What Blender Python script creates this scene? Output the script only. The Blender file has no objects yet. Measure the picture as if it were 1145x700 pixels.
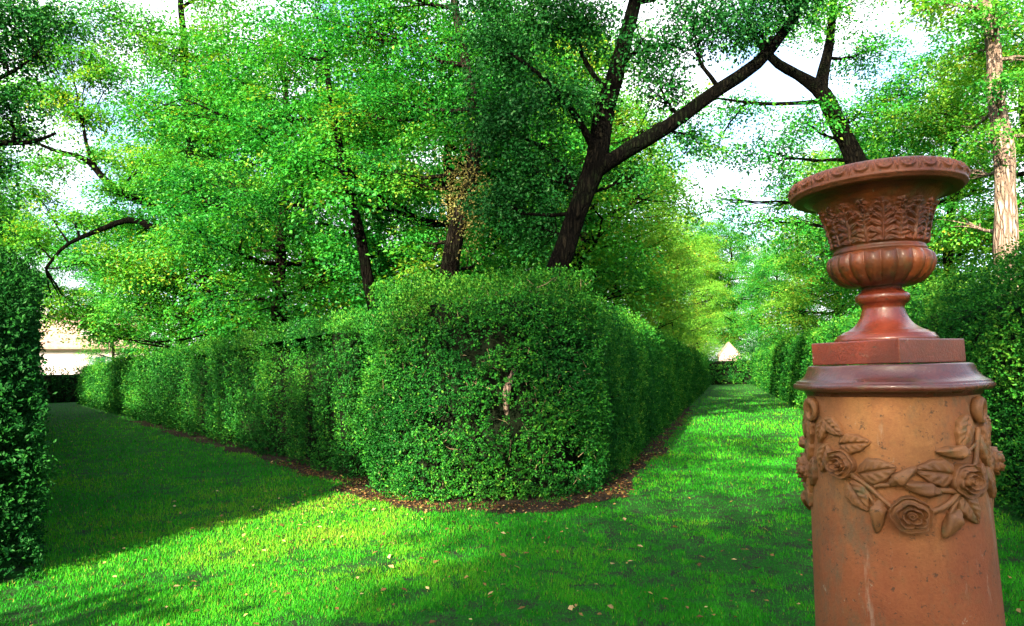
import bpy, math
import numpy as np
from mathutils import Vector, Matrix

rad = math.radians
scene = bpy.context.scene
COL = scene.collection
UP = np.array([0., 0., 1.])

# ------------------------------------------------------------------ camera
EYE = np.array([0., 0., 1.45])
PITCH, ROLL = rad(5.1), rad(1.3)
_fw = np.array([0., math.cos(PITCH), math.sin(PITCH)])
_up0 = np.array([0., -math.sin(PITCH), math.cos(PITCH)])
_rt0 = np.array([1., 0., 0.])
_rt = _rt0 * math.cos(ROLL) - _up0 * math.sin(ROLL)
_up = _rt0 * math.sin(ROLL) + _up0 * math.cos(ROLL)
cd = bpy.data.cameras.new('camera')
cam = bpy.data.objects.new('camera', cd)
COL.objects.link(cam)
cd.sensor_fit = 'HORIZONTAL'
cd.sensor_width = 36.0
cd.lens = 36.0 * 760.0 / 1145.0
cd.clip_end = 3000
cd.clip_start = 0.05
m = Matrix.Identity(4)
for i in range(3):
    m[i][0], m[i][1], m[i][2], m[i][3] = _rt[i], _up[i], -_fw[i], EYE[i]
cam.matrix_world = m
scene.camera = cam


def at(px, py, Y):
    """the point of the garden at distance Y (metres north) seen at a spot of the photo"""
    d = _fw + _rt * (px - 572.5) / 760. + _up * (350. - py) / 760.
    return EYE + d * (Y / d[1])


# ------------------------------------------------------------------ render / light
scene.render.engine = 'CYCLES'
cy = scene.cycles
cy.max_bounces = 6
cy.diffuse_bounces = 3
cy.glossy_bounces = 2
cy.transmission_bounces = 4
cy.transparent_max_bounces = 4
cy.caustics_reflective = False
cy.caustics_refractive = False
cy.sample_clamp_indirect = 6
cy.use_denoising = True
try:
    cy.denoiser = 'OPENIMAGEDENOISE'
    cy.denoising_prefilter = 'ACCURATE'
except Exception:
    pass
vs = scene.view_settings
scene.display_settings.display_device = 'sRGB'
vs.view_transform = 'Standard'
vs.look = 'None'
vs.gamma = 1.0
vs.use_curve_mapping = False
vs.exposure = 2.6

SUN_AZ, SUN_EL = rad(203.0), rad(25.0)        # behind the viewer, a little to the left
S = Vector((math.sin(SUN_AZ) * math.cos(SUN_EL), math.cos(SUN_AZ) * math.cos(SUN_EL), math.sin(SUN_EL)))
w = bpy.data.worlds.new('World')
scene.world = w
w.use_nodes = True
nt = w.node_tree
bg = nt.nodes['Background']
sky = nt.nodes.new('ShaderNodeTexSky')
sky.sky_type = 'NISHITA'
sky.sun_disc = False
sky.sun_elevation = SUN_EL
sky.sun_rotation = SUN_AZ
sky.air_density = 1.0
sky.dust_density = 3.0
sky.ozone_density = 1.0
# bright broken cloud added over the far half-sky, to whiten it and backlight leaves
tcw = nt.nodes.new('ShaderNodeTexCoord')
cn = nt.nodes.new('ShaderNodeTexNoise')
cn.inputs['Scale'].default_value = 5.0
cn.inputs['Detail'].default_value = 7
cn.inputs['Roughness'].default_value = .6
nt.links.new(tcw.outputs['Generated'], cn.inputs['Vector'])
sp = nt.nodes.new('ShaderNodeSeparateXYZ')
nt.links.new(tcw.outputs['Generated'], sp.inputs[0])


def wmath(op, a, b, clamp=False):
    n = nt.nodes.new('ShaderNodeMath')
    n.operation = op
    n.use_clamp = clamp
    for i, v in enumerate((a, b)):
        if isinstance(v, (int, float)):
            n.inputs[i].default_value = v
        else:
            nt.links.new(v, n.inputs[i])
    return n.outputs[0]


north = wmath('MULTIPLY', wmath('ADD', sp.outputs[1], -.05), 2.6, True)
cover = wmath('MULTIPLY', wmath('MULTIPLY', wmath('ADD', cn.outputs['Fac'], -.41), 6.0, True), north)
mx = nt.nodes.new('ShaderNodeMix')
mx.data_type = 'RGBA'
mx.inputs[7].default_value = (4.0, 4.15, 4.3, 1)
nt.links.new(cover, mx.inputs[0])
nt.links.new(sky.outputs[0], mx.inputs[6])
nt.links.new(mx.outputs[2], bg.inputs[0])
bg.inputs[1].default_value = 0.11
sl = bpy.data.lights.new('sun', 'SUN')
sl.energy = 5.0
sl.angle = rad(0.6)
sl.color = (1.0, 0.90, 0.66)
so = bpy.data.objects.new('sun', sl)
COL.objects.link(so)
so.rotation_euler = S.to_track_quat('Z', 'Y').to_euler()
so.location = (-10, -30, 40)


# ------------------------------------------------------------------ noise
def _hash(ix, iy, iz, seed):
    h = (ix.astype(np.int64) * 374761393 + iy.astype(np.int64) * 668265263 + iz.astype(np.int64) * 2147483647 + seed * 974711) & 0xffffffff
    h = ((h ^ (h >> 13)) * 1274126177) & 0xffffffff
    h = (h ^ (h >> 16)) & 0xffffff
    return h / float(0xffffff)


def noise(P, scale=1.0, seed=0):
    P = np.asarray(P, float) * scale
    i = np.floor(P).astype(np.int64)
    f = P - i
    f = f * f * (3 - 2 * f)
    r = 0
    for a in (0, 1):
        for b in (0, 1):
            for c in (0, 1):
                wgt = (f[:, 0] if a else 1 - f[:, 0]) * (f[:, 1] if b else 1 - f[:, 1]) * (f[:, 2] if c else 1 - f[:, 2])
                r = r + wgt * _hash(i[:, 0] + a, i[:, 1] + b, i[:, 2] + c, seed)
    return r * 2 - 1


def norm(v):
    return v / np.maximum(np.linalg.norm(v, axis=-1, keepdims=True), 1e-9)


# ------------------------------------------------------------------ mesh helpers
def link(name, me, mat=None, parent=None, loc=None):
    o = bpy.data.objects.new(name, me)
    COL.objects.link(o)
    if mat is not None and me is not None:
        me.materials.append(mat)
    if parent is not None:
        o.parent = parent
    if loc is not None:
        o.location = loc
    return o


def np_mesh(name, verts, loops, starts, smooth=False, rnd=None):
    me = bpy.data.meshes.new(name)
    verts = np.asarray(verts, np.float32)
    me.vertices.add(len(verts))
    me.vertices.foreach_set('co', verts.ravel())
    me.loops.add(len(loops))
    me.loops.foreach_set('vertex_index', np.asarray(loops, np.int32))
    me.polygons.add(len(starts))
    me.polygons.foreach_set('loop_start', np.asarray(starts, np.int32))
    me.update(calc_edges=True)
    me.validate()
    me.polygons.foreach_set('use_smooth', np.full(len(me.polygons), smooth, bool))
    if rnd is not None and len(rnd) == len(me.polygons):
        a = me.attributes.new('rnd', 'FLOAT', 'FACE')
        a.data.foreach_set('value', np.asarray(rnd, np.float32))
    return me


class MB:
    """collects pieces and builds ONE mesh"""

    def __init__(s):
        s.v, s.l, s.s, s.nv, s.nl, s.r = [], [], [], 0, 0, []

    def add(s, verts, faces, rnd=None):
        verts = np.asarray(verts, float)
        s.v.append(verts)
        fl, st, n = [], [], s.nl
        for f in faces:
            st.append(n)
            fl.extend(f)
            n += len(f)
        s.l.append(np.asarray(fl, np.int64) + s.nv)
        s.s.append(np.asarray(st, np.int64))
        s.nl = n
        s.nv += len(verts)

    def grid(s, P, closed_u=False, closed_v=False):
        """P: (nu, nv, 3)"""
        nu, nv = P.shape[:2]
        iu = np.arange(nu if closed_u else nu - 1)
        iv = np.arange(nv if closed_v else nv - 1)
        A, B = np.meshgrid(iu, iv, indexing='ij')
        A, B = A.ravel(), B.ravel()
        A2, B2 = (A + 1) % nu, (B + 1) % nv
        q = np.stack([A * nv + B, A2 * nv + B, A2 * nv + B2, A * nv + B2], 1)
        s.v.append(P.reshape(-1, 3))
        s.l.append(q.ravel() + s.nv)
        s.s.append(s.nl + np.arange(len(q)) * 4)
        s.nl += q.size
        s.nv += nu * nv

    def cap(s, ring, flip=False):
        n = len(ring)
        c = ring.mean(0)
        V = np.vstack([ring, c])
        s.add(V, [((i + 1) % n, i, n) if flip else (i, (i + 1) % n, n) for i in range(n)])

    def tube(s, pts, radii, sides=8, caps=True, wob=0.0, seed=0):
        pts = np.asarray(pts, float)
        radii = np.asarray(radii, float)
        n = len(pts)
        t = norm(np.gradient(pts, axis=0))
        a = np.array([1., 0, 0]) if abs(t[0][0]) < .8 else np.array([0, 1., 0])
        u = norm(np.cross(t[0], a))
        P = np.zeros((n, sides, 3))
        ang = np.arange(sides) * 2 * np.pi / sides
        for i in range(n):
            u = norm(u - t[i] * (u @ t[i]))
            v = np.cross(t[i], u)
            rr = radii[i] * np.ones(sides)
            if wob:
                rr = rr * (1 + wob * noise(np.stack([np.cos(ang) * 1.5, np.sin(ang) * 1.5, np.full(sides, i * .35)], 1), 1.0, seed))
            P[i] = pts[i] + rr[:, None] * (np.cos(ang)[:, None] * u + np.sin(ang)[:, None] * v)
        s.grid(P, closed_v=True)
        if caps:
            s.cap(P[0], flip=False)
            s.cap(P[-1], flip=True)

    def box(s, x0, x1, y0, y1, z0, z1, M=None):
        V = np.array([(x, y, z) for x in (x0, x1) for y in (y0, y1) for z in (z0, z1)], float)
        if M is not None:
            V = V @ M[:, :3].T + M[:, 3]
        s.add(V, [(0, 1, 3, 2), (4, 6, 7, 5), (0, 4, 5, 1), (2, 3, 7, 6), (0, 2, 6, 4), (1, 5, 7, 3)])

    def build(s, name, mat, parent=None, smooth=False, loc=None):
        me = np_mesh(name, np.vstack(s.v), np.concatenate(s.l), np.concatenate(s.s), smooth)
        return link(name, me, mat, parent, loc)


def quads_mesh(name, Q, rnd, mat, parent=None):
    """Q: (N,4,3) loose leaf quads -> one mesh"""
    N = len(Q)
    me = np_mesh(name, Q.reshape(-1, 3), np.arange(N * 4), np.arange(N) * 4, False, rnd)
    return link(name, me, mat, parent)


def leaf_quads(C, D, Nn, L, W, fold=.18):
    """leaf blades: base at C, along D, facing Nn"""
    D = norm(D)
    Sd = norm(np.cross(D, Nn))
    Nn = norm(np.cross(Sd, D))
    L = np.asarray(L)[:, None]
    W = np.asarray(W)[:, None]
    mid = C + D * L * .45
    return np.stack([C, mid + Sd * W * .5 + Nn * W * fold, C + D * L, mid - Sd * W * .5 + Nn * W * fold], 1)


def thing(name, label, cat, loc=(0, 0, 0), group=None):
    o = bpy.data.objects.new(name, None)
    o.empty_display_size = .2
    COL.objects.link(o)
    o.location = loc
    return tag(o, label, cat, group)


def tag(o, label=None, cat=None, group=None, kind=None):
    if label:
        o['label'] = label
    if cat:
        o['category'] = cat
    if group:
        o['group'] = group
    if kind:
        o['kind'] = kind
    return o


def copy_tree(o, parent=None):
    c = o.copy()
    COL.objects.link(c)
    if parent is not None:
        c.parent = parent
    for ch in [q for q in o.children]:
        copy_tree(ch, c)
    return c


# ------------------------------------------------------------------ materials
def nodes_of(name):
    mt = bpy.data.materials.new(name)
    mt.use_nodes = True
    t = mt.node_tree
    t.nodes.clear()
    out = t.nodes.new('ShaderNodeOutputMaterial')
    return mt, t, out


def ramp(t, fac, stops):
    r = t.nodes.new('ShaderNodeValToRGB')
    els = r.color_ramp.elements
    els[0].position, els[0].color = stops[0][0], (*stops[0][1], 1)
    els[1].position, els[1].color = stops[-1][0], (*stops[-1][1], 1)
    for p, c in stops[1:-1]:
        e = els.new(p)
        e.color = (*c, 1)
    t.links.new(fac, r.inputs[0])
    return r.outputs[0]


def texn(t, scale, detail=4, rough=.55, coord='Object', vec=None, stretch=None):
    n = t.nodes.new('ShaderNodeTexNoise')
    n.inputs['Scale'].default_value = scale
    n.inputs['Detail'].default_value = detail
    n.inputs['Roughness'].default_value = rough
    c = t.nodes.new('ShaderNodeTexCoord')
    src = c.outputs[coord]
    if stretch:
        mp = t.nodes.new('ShaderNodeMapping')
        mp.inputs['Scale'].default_value = stretch
        t.links.new(src, mp.inputs[0])
        src = mp.outputs[0]
    t.links.new(src, n.inputs['Vector'])
    return n.outputs['Fac']


def mixc(t, fac, a, b, mode='MIX'):
    n = t.nodes.new('ShaderNodeMix')
    n.data_type = 'RGBA'
    n.blend_type = mode
    for sock, v in ((n.inputs[0], fac), (n.inputs[6], a), (n.inputs[7], b)):
        if isinstance(v, (int, float)):
            sock.default_value = v
        elif isinstance(v, tuple):
            sock.default_value = (*v, 1)
        else:
            t.links.new(v, sock)
    return n.outputs[2]


def leaf_mat(name, stops, trans=.35, tint=(1.25, 1.1, .5), gloss=.022, rough=.5):
    mt, t, out = nodes_of(name)
    a = t.nodes.new('ShaderNodeAttribute')
    a.attribute_name = 'rnd'
    col = ramp(t, a.outputs['Fac'], stops)
    d = t.nodes.new('ShaderNodeBsdfDiffuse')
    t.links.new(col, d.inputs[0])
    tr = t.nodes.new('ShaderNodeBsdfTranslucent')
    t.links.new(mixc(t, 1.0, col, tint, 'MULTIPLY'), tr.inputs[0])
    g = t.nodes.new('ShaderNodeBsdfGlossy')
    g.inputs['Roughness'].default_value = rough
    g.inputs[0].default_value = (.55, 1, .5, 1)
    m1 = t.nodes.new('ShaderNodeMixShader')
    m1.inputs[0].default_value = trans
    t.links.new(d.outputs[0], m1.inputs[1])
    t.links.new(tr.outputs[0], m1.inputs[2])
    m2 = t.nodes.new('ShaderNodeMixShader')
    m2.inputs[0].default_value = gloss
    t.links.new(m1.outputs[0], m2.inputs[1])
    t.links.new(g.outputs[0], m2.inputs[2])
    t.links.new(m2.outputs[0], out.inputs[0])
    return mt


def principled(t, out, col, rough=.8, spec=.3, bump=None, bdist=.01, bstr=.6, coat=0):
    p = t.nodes.new('ShaderNodeBsdfPrincipled')
    if isinstance(col, tuple):
        p.inputs['Base Color'].default_value = (*col, 1)
    else:
        t.links.new(col, p.inputs['Base Color'])
    if isinstance(rough, (int, float)):
        p.inputs['Roughness'].default_value = rough
    else:
        t.links.new(rough, p.inputs['Roughness'])
    p.inputs['Specular IOR Level'].default_value = spec
    if coat:
        if isinstance(coat, (int, float)):
            p.inputs['Coat Weight'].default_value = coat
        else:
            t.links.new(coat, p.inputs['Coat Weight'])
        p.inputs['Coat Roughness'].default_value = .18
    if bump is not None:
        b = t.nodes.new('ShaderNodeBump')
        b.inputs['Distance'].default_value = bdist
        b.inputs['Strength'].default_value = bstr
        t.links.new(bump, b.inputs['Height'])
        t.links.new(b.outputs[0], p.inputs['Normal'])
    t.links.new(p.outputs[0], out.inputs[0])
    return p


def simple_mat(name, c0, c1, scale=6, rough=.85, bdist=.01, stretch=None, spec=.25, detail=5):
    mt, t, out = nodes_of(name)
    n = texn(t, scale, detail, .6, stretch=stretch)
    col = ramp(t, n, [(.3, c0), (.7, c1)])
    principled(t, out, col, rough, spec, n, bdist)
    return mt


M = {}
# foliage (rnd 0..1 per leaf)
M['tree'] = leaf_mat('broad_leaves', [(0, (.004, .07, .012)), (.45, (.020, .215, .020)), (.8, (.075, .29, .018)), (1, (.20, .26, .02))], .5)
M['tree_light'] = leaf_mat('light_green_leaves', [(0, (.008, .11, .015)), (.45, (.045, .255, .021)), (.8, (.14, .33, .02)), (1, (.28, .28, .025))], .5)  # lighter, yellower green than the broad leaves
M['tree_sunlit'] = leaf_mat('sunlit_yellow_green_leaves', [(0, (.05, .22, .018)), (.5, (.11, .31, .024)), (.85, (.20, .34, .028)), (1, (.36, .31, .04))], .52)  # sun glow on the crowns put into the leaf colour
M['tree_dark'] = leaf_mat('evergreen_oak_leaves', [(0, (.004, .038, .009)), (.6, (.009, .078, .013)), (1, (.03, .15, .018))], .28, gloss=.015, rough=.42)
M['yew'] = leaf_mat('yew_leaves', [(0, (.004, .03, .008)), (1, (.01, .055, .012))], .1)
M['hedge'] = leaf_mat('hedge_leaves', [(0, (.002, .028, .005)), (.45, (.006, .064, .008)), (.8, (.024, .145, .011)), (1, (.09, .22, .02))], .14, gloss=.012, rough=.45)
M['hedge_shaded'] = leaf_mat('shaded_hedge_leaves', [(0, (.0015, .017, .004)), (.6, (.0035, .038, .006)), (1, (.014, .085, .010))], .1, gloss=.010)  # hedge leaves darkened: the left hedge's shade is put into the colour
M['pale'] = leaf_mat('pale_ivy_leaves', [(0, (.09, .12, .03)), (.6, (.22, .19, .06)), (1, (.34, .26, .09))], .35)
M['grass'] = leaf_mat('grass_blades', [(0, (.008, .16, .007)), (.5, (.030, .28, .009)), (.85, (.15, .35, .011)), (1, (.25, .25, .04))], .3, gloss=.01)
M['litter'] = leaf_mat('dry_leaves', [(0, (.03, .014, .008)), (.5, (.09, .042, .018)), (.8, (.24, .13, .045)), (1, (.5, .36, .16))], .15, tint=(1.1, .8, .5), gloss=.01)
M['core'] = simple_mat('dark_twiggy_core', (.003, .007, .003), (.008, .011, .005), 14, .95, .02, spec=.04)  # very dark, so gaps in the foliage read as shade


def bark_mat(name, c0, c1, moss, scale=1.0):
    mt, t, out = nodes_of(name)
    ridge = texn(t, 9 * scale, 6, .7, stretch=(1.6, 1.6, .22))
    patch = texn(t, 2.2 * scale, 4, .6)
    col = ramp(t, ridge, [(.36, c0), (.62, c1)])
    col = mixc(t, ramp(t, patch, [(.48, (0, 0, 0)), (.62, (.7, .7, .7))]), col, moss)
    vo = t.nodes.new('ShaderNodeTexVoronoi')
    vo.feature = 'DISTANCE_TO_EDGE'
    vo.inputs['Scale'].default_value = 11 * scale
    tc = t.nodes.new('ShaderNodeTexCoord')
    mp = t.nodes.new('ShaderNodeMapping')
    mp.inputs['Scale'].default_value = (1.5, 1.5, .25)
    t.links.new(tc.outputs['Object'], mp.inputs[0])
    wp = mixc(t, .12, mp.outputs[0], ridge, 'ADD')
    t.links.new(wp, vo.inputs['Vector'])
    crack = ramp(t, vo.outputs['Distance'], [(.0, (0, 0, 0)), (.22, (1, 1, 1))])
    principled(t, out, mixc(t, crack, c0, col), .95, .03, mixc(t, .5, crack, ridge), .10, 1.0)
    return mt


M['bark'] = bark_mat('bark', (.003, .0025, .002), (.022, .017, .011), (.012, .020, .007))
M['bark_dark'] = bark_mat('dark_bark', (.0008, .0007, .0006), (.0055, .0045, .003), (.003, .006, .002))
M['bark_grey'] = bark_mat('grey_bark', (.005, .004, .003), (.032, .026, .019), (.014, .022, .009))
M['bark_pale'] = bark_mat('pale_bark', (.14, .095, .075), (.42, .31, .25), (.10, .09, .06), .7)
M['twig'] = simple_mat('twig_bark', (.12, .09, .05), (.26, .2, .11), 20, .9, .003, spec=.04)


def ground_mat():
    mt, t, out = nodes_of('lawn_ground')
    big = texn(t, .35, 4)
    mid = texn(t, 5.5, 7, .7)
    fine = texn(t, 60, 8, .8)
    g = ramp(t, fine, [(.35, (.006, .022, .005)), (.5, (.010, .075, .007)), (.68, (.028, .15, .010))])
    g = mixc(t, ramp(t, big, [(.4, (0, 0, 0)), (.7, (.55, .55, .55))]), g, (.014, .11, .009))
    soil = ramp(t, fine, [(.3, (.010, .020, .008)), (.8, (.035, .040, .022))])
    mask = ramp(t, mid, [(.47, (0, 0, 0)), (.58, (.95, .95, .95))])
    principled(t, out, mixc(t, mask, g, soil), .95, .1, fine, .02, .8)
    return mt


M['ground'] = ground_mat()
M['soil'] = simple_mat('soil', (.012, .009, .006), (.04, .028, .019), 30, .95, .02, spec=.04)


# ------------------------------------------------------------------ ground, grass, litter
def in_poly(P, poly):
    x, y = P[:, 0], P[:, 1]
    c = np.zeros(len(P), bool)
    n = len(poly)
    for i in range(n):
        x0, y0 = poly[i]
        x1, y1 = poly[(i + 1) % n]
        if y0 == y1:
            continue
        c ^= ((y0 > y) != (y1 > y)) & (x < (x1 - x0) * (y - y0) / (y1 - y0) + x0)
    return c


DL = np.array([-math.sin(rad(36.33)), math.cos(rad(36.33))])    # direction of the left walk
DR = np.array([math.sin(rad(17.19)), math.cos(rad(17.19))])     # direction of the right walk
NL = np.array([-DL[1], DL[0]])     # left of the left walk
NR = np.array([DR[1], -DR[0]])     # right of the right walk

# footprints (counter-clockwise)
def strip(p, d, side, s0, s1, width):
    p = np.array(p, float)
    a, b = p + d * s0, p + d * s1
    q = [a, b, b + side * width, a + side * width]
    ar = sum(q[i][0] * q[(i + 1) % 4][1] - q[(i + 1) % 4][0] * q[i][1] for i in range(4))
    return [tuple(v) for v in (q if ar > 0 else q[::-1])]


F_LEFTWING = strip((-2.30, 9.75), DL, -NL, 0.0, 49.0, 1.4)       # hedge on the right of the left walk
F_RIGHTWING = strip((1.02, 8.35), DR, -NR, 0.35, 55.0, 1.4)      # hedge on the left of the right walk
F_BUSH = [(-2.02, 9.55), (-1.72, 8.75), (-1.18, 8.12), (-.45, 7.82), (.30, 7.95), (.86, 8.35), (1.10, 8.85), (1.0, 9.5), (.3, 10.4), (-.6, 10.9), (-1.5, 10.7), (-2.0, 10.2)]
F_RIGHTHEDGE = strip((4.55, 6.3), DR, NR, -3.5, 58.0, 1.5)
F_LEFTHEDGE = strip((-3.66, 5.2), DL, NL, 0.0, 60.0, 2.6)
F_LEFTEND = strip((-33.2, 54.6), np.array([-.806, -.592]), DL, -6.0, 9.0, 1.3)
F_RIGHTEND = strip((20.6, 62.6), np.array([.955, -.296]), DR, -8.0, 5.0, 1.3)

# walk-side soil bed around the centre hedges
BED = [(-2.32 + DL[0] * 20 - .25, 9.6 + DL[1] * 20), (-2.62, 9.75), (-2.25, 8.85), (-1.65, 8.0), (-.75, 7.35), (.35, 7.38), (1.2, 7.95), (1.5, 8.7),
       (1.02 + DR[0] * 20 + .26, 8.35 + DR[1] * 20), (0, 26), (-3, 26)]

me = bpy.data.meshes.new('lawn')
R_ = 900.
me.from_pydata([(-R_, -R_, 0), (R_, -R_, 0), (R_, R_, 0), (-R_, R_, 0)], [], [(0, 1, 2, 3)])
tag(link('lawn', me, M['ground']), kind='structure')
rng = np.random.default_rng(5)
bp = []
for i in range(len(BED)):
    a, b = np.array(BED[i]), np.array(BED[(i + 1) % len(BED)])
    k = max(2, int(np.linalg.norm(b - a) / .12))
    for j in range(k):
        bp.append(a + (b - a) * j / k)
bp = np.array(bp)
bp = bp + .16 * np.stack([noise(np.c_[bp, bp[:, :1] * 0], 1.9, 1), noise(np.c_[bp, bp[:, :1] * 0], 1.9, 2)], 1) + .06 * np.stack([noise(np.c_[bp, bp[:, :1] * 0], 6, 3), noise(np.c_[bp, bp[:, :1] * 0], 6, 4)], 1)
me = bpy.data.meshes.new('soil_bed')
me.from_pydata([(x, y, .005) for x, y in bp], [], [tuple(range(len(bp)))])
tag(link('soil_bed', me, M['soil']), kind='structure')

ALLF = [F_LEFTWING, F_RIGHTWING, F_BUSH, F_RIGHTHEDGE, F_LEFTHEDGE]


def bare(P):
    q = np.c_[P, np.zeros(len(P))]
    v = noise(q, .9, 11) * .4 + noise(q, 2.9, 12) * .4 + noise(q, 7., 13) * .45 + noise(q, 17., 14) * .3
    near_r = np.exp(-((P[:, 0] - 2.0) ** 2 + (P[:, 1] - 6.6) ** 2) / 3.5) * .6
    near_r += np.exp(-((P[:, 0] + .6) ** 2 / 1.5 + (P[:, 1] - 3.7) ** 2 / .5)) * .6
    near_r += np.exp(-((P[:, 0] - 2.3) ** 2 / .5 + (P[:, 1] - 4.6) ** 2 / 1.5)) * .4
    return v + near_r + .12 * (P[:, 0] > -.5) * (P[:, 1] < 8)


def make_grass():
    rng = np.random.default_rng(3)
    N = 1050000
    ang = rng.uniform(rad(-46), rad(46), N)
    r = 2.0 / (1 - rng.random(N) * (1 - 2.0 / 70.))          # density falls with distance
    P = np.stack([np.sin(ang) * r, np.cos(ang) * r], 1)
    keep = np.ones(N, bool)
    for F in ALLF:
        keep &= ~in_poly(P, F)
    b = bare(P)
    keep &= rng.random(N) > np.clip((b - .30) / .35, 0, .72) * (r < 25)
    keep &= ~(in_poly(P, [tuple(v) for v in bp]) & (rng.random(N) > .05 + .9 * np.clip(noise(np.c_[P, np.zeros(N)], 2.4, 17) - .02, 0, 1)))
    P, r, b = P[keep], r[keep], b[keep]
    N = len(P)
    lod = np.clip(r / 5.0, .8, 5.)
    h = rng.uniform(.018, .042, N) * lod ** .45 * (1 - .5 * np.clip(b + .1, 0, 1))
    wd = rng.uniform(.0035, .0065, N) * lod
    az = rng.uniform(0, 2 * np.pi, N)
    lean = rng.uniform(.1, 1.0, N)
    side = np.stack([np.cos(az), np.sin(az), 0 * az], 1)
    la = az + np.pi / 2 + rng.normal(0, .5, N)
    tip = np.stack([np.cos(la) * lean, np.sin(la) * lean, np.ones(N)], 1)
    tip = norm(tip) * h[:, None]
    c = np.c_[P, np.full(N, -.002)]
    T = np.stack([c - side * wd[:, None] * .5, c + side * wd[:, None] * .5, c + tip], 1)
    q = np.c_[P, np.zeros(N)]
    dry = np.exp(-((P[:, 0] + 2.1) ** 2 / 3.0 + (P[:, 1] - 6.6) ** 2 / 5.5))  # dry straw, plus the sun stripe's yellow put into the blade colour
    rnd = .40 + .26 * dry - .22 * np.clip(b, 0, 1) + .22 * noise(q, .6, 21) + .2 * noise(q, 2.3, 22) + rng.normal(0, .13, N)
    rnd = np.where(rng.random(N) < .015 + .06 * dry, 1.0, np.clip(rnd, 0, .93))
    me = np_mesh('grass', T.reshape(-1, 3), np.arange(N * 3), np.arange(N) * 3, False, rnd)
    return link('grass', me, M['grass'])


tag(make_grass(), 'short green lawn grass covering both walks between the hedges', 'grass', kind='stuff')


def make_litter():
    rng = np.random.default_rng(8)
    pts = []
    # along the bed's front and right edge
    k = 0
    edge = bp
    for i in range(len(edge)):
        x, y = edge[i]
        if not (-4.5 < x < 6.0 and y < 24):
            continue
        d = math.hypot(x, y)
        n = int(30 if y < 12 else 10)
        j = rng.normal(0, .14, (n, 2)) + (np.array([-.35, 10.2]) - edge[i]) / max(.1, np.linalg.norm(np.array([-.35, 10.2]) - edge[i])) * .22
        pts.append(edge[i] + j)
    pts = np.vstack(pts)
    # loose ones over the lawn
    ang = rng.uniform(rad(-42), rad(42), 900)
    r = 2.2 / (1 - rng.random(900) * (1 - 2.2 / 40.))
    loose = np.stack([np.sin(ang) * r, np.cos(ang) * r], 1)
    ang = rng.normal(rad(-12), rad(9), 150)
    r = rng.normal(7.2, 1.0, 150)
    loose = np.vstack([loose, np.stack([np.sin(ang) * r, np.cos(ang) * r], 1)])
    ex = np.array([-1.75, 8.25]) + rng.normal(0, 1, (420, 2)) * np.array([.55, .4])
    pts = np.vstack([pts, ex])
    allp = np.vstack([pts, loose])
    z = np.r_[rng.uniform(.006, .03, len(pts)), rng.uniform(.018, .04, len(loose))]
    keep = np.ones(len(allp), bool)
    for F in ALLF:
        keep &= ~in_poly(allp, F) | (rng.random(len(allp)) < .2)
    n1 = len(pts)
    rnd = np.r_[rng.beta(1.6, 2.2, n1 - 420), rng.beta(3, 2, 420), rng.uniform(.45, 1, len(loose))]
    L = np.r_[rng.uniform(.02, .05, n1), rng.uniform(.025, .06, len(loose))]
    allp, z, rnd, L = allp[keep], z[keep], rnd[keep], L[keep]
    N = len(allp)
    az = rng.uniform(0, 6.28, N)
    D = np.stack([np.cos(az), np.sin(az), rng.normal(0, .25, N)], 1)
    Nn = np.stack([rng.normal(0, .35, N), rng.normal(0, .35, N), np.ones(N)], 1)
    return quads_mesh('fallen_leaves', leaf_quads(np.c_[allp, z], D, Nn, L, L * rng.uniform(.45, .8, N), .15), rnd, M['litter'])


tag(make_litter(), 'dry brown fallen leaves at the hedge foot and scattered on the lawn', 'fallen leaves', kind='stuff')


# ------------------------------------------------------------------ hedges
def perim(poly, step=.1):
    pts, nrm = [], []
    n = len(poly)
    for i in range(n):
        a, b = np.array(poly[i], float), np.array(poly[(i + 1) % n], float)
        L = np.linalg.norm(b - a)
        k = max(1, int(L / step))
        d = (b - a) / L
        nn = np.array([d[1], -d[0]])
        for j in range(k):
            pts.append(a + d * L * j / k)
            nrm.append(nn)
    return np.array(pts), np.array(nrm)


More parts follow.
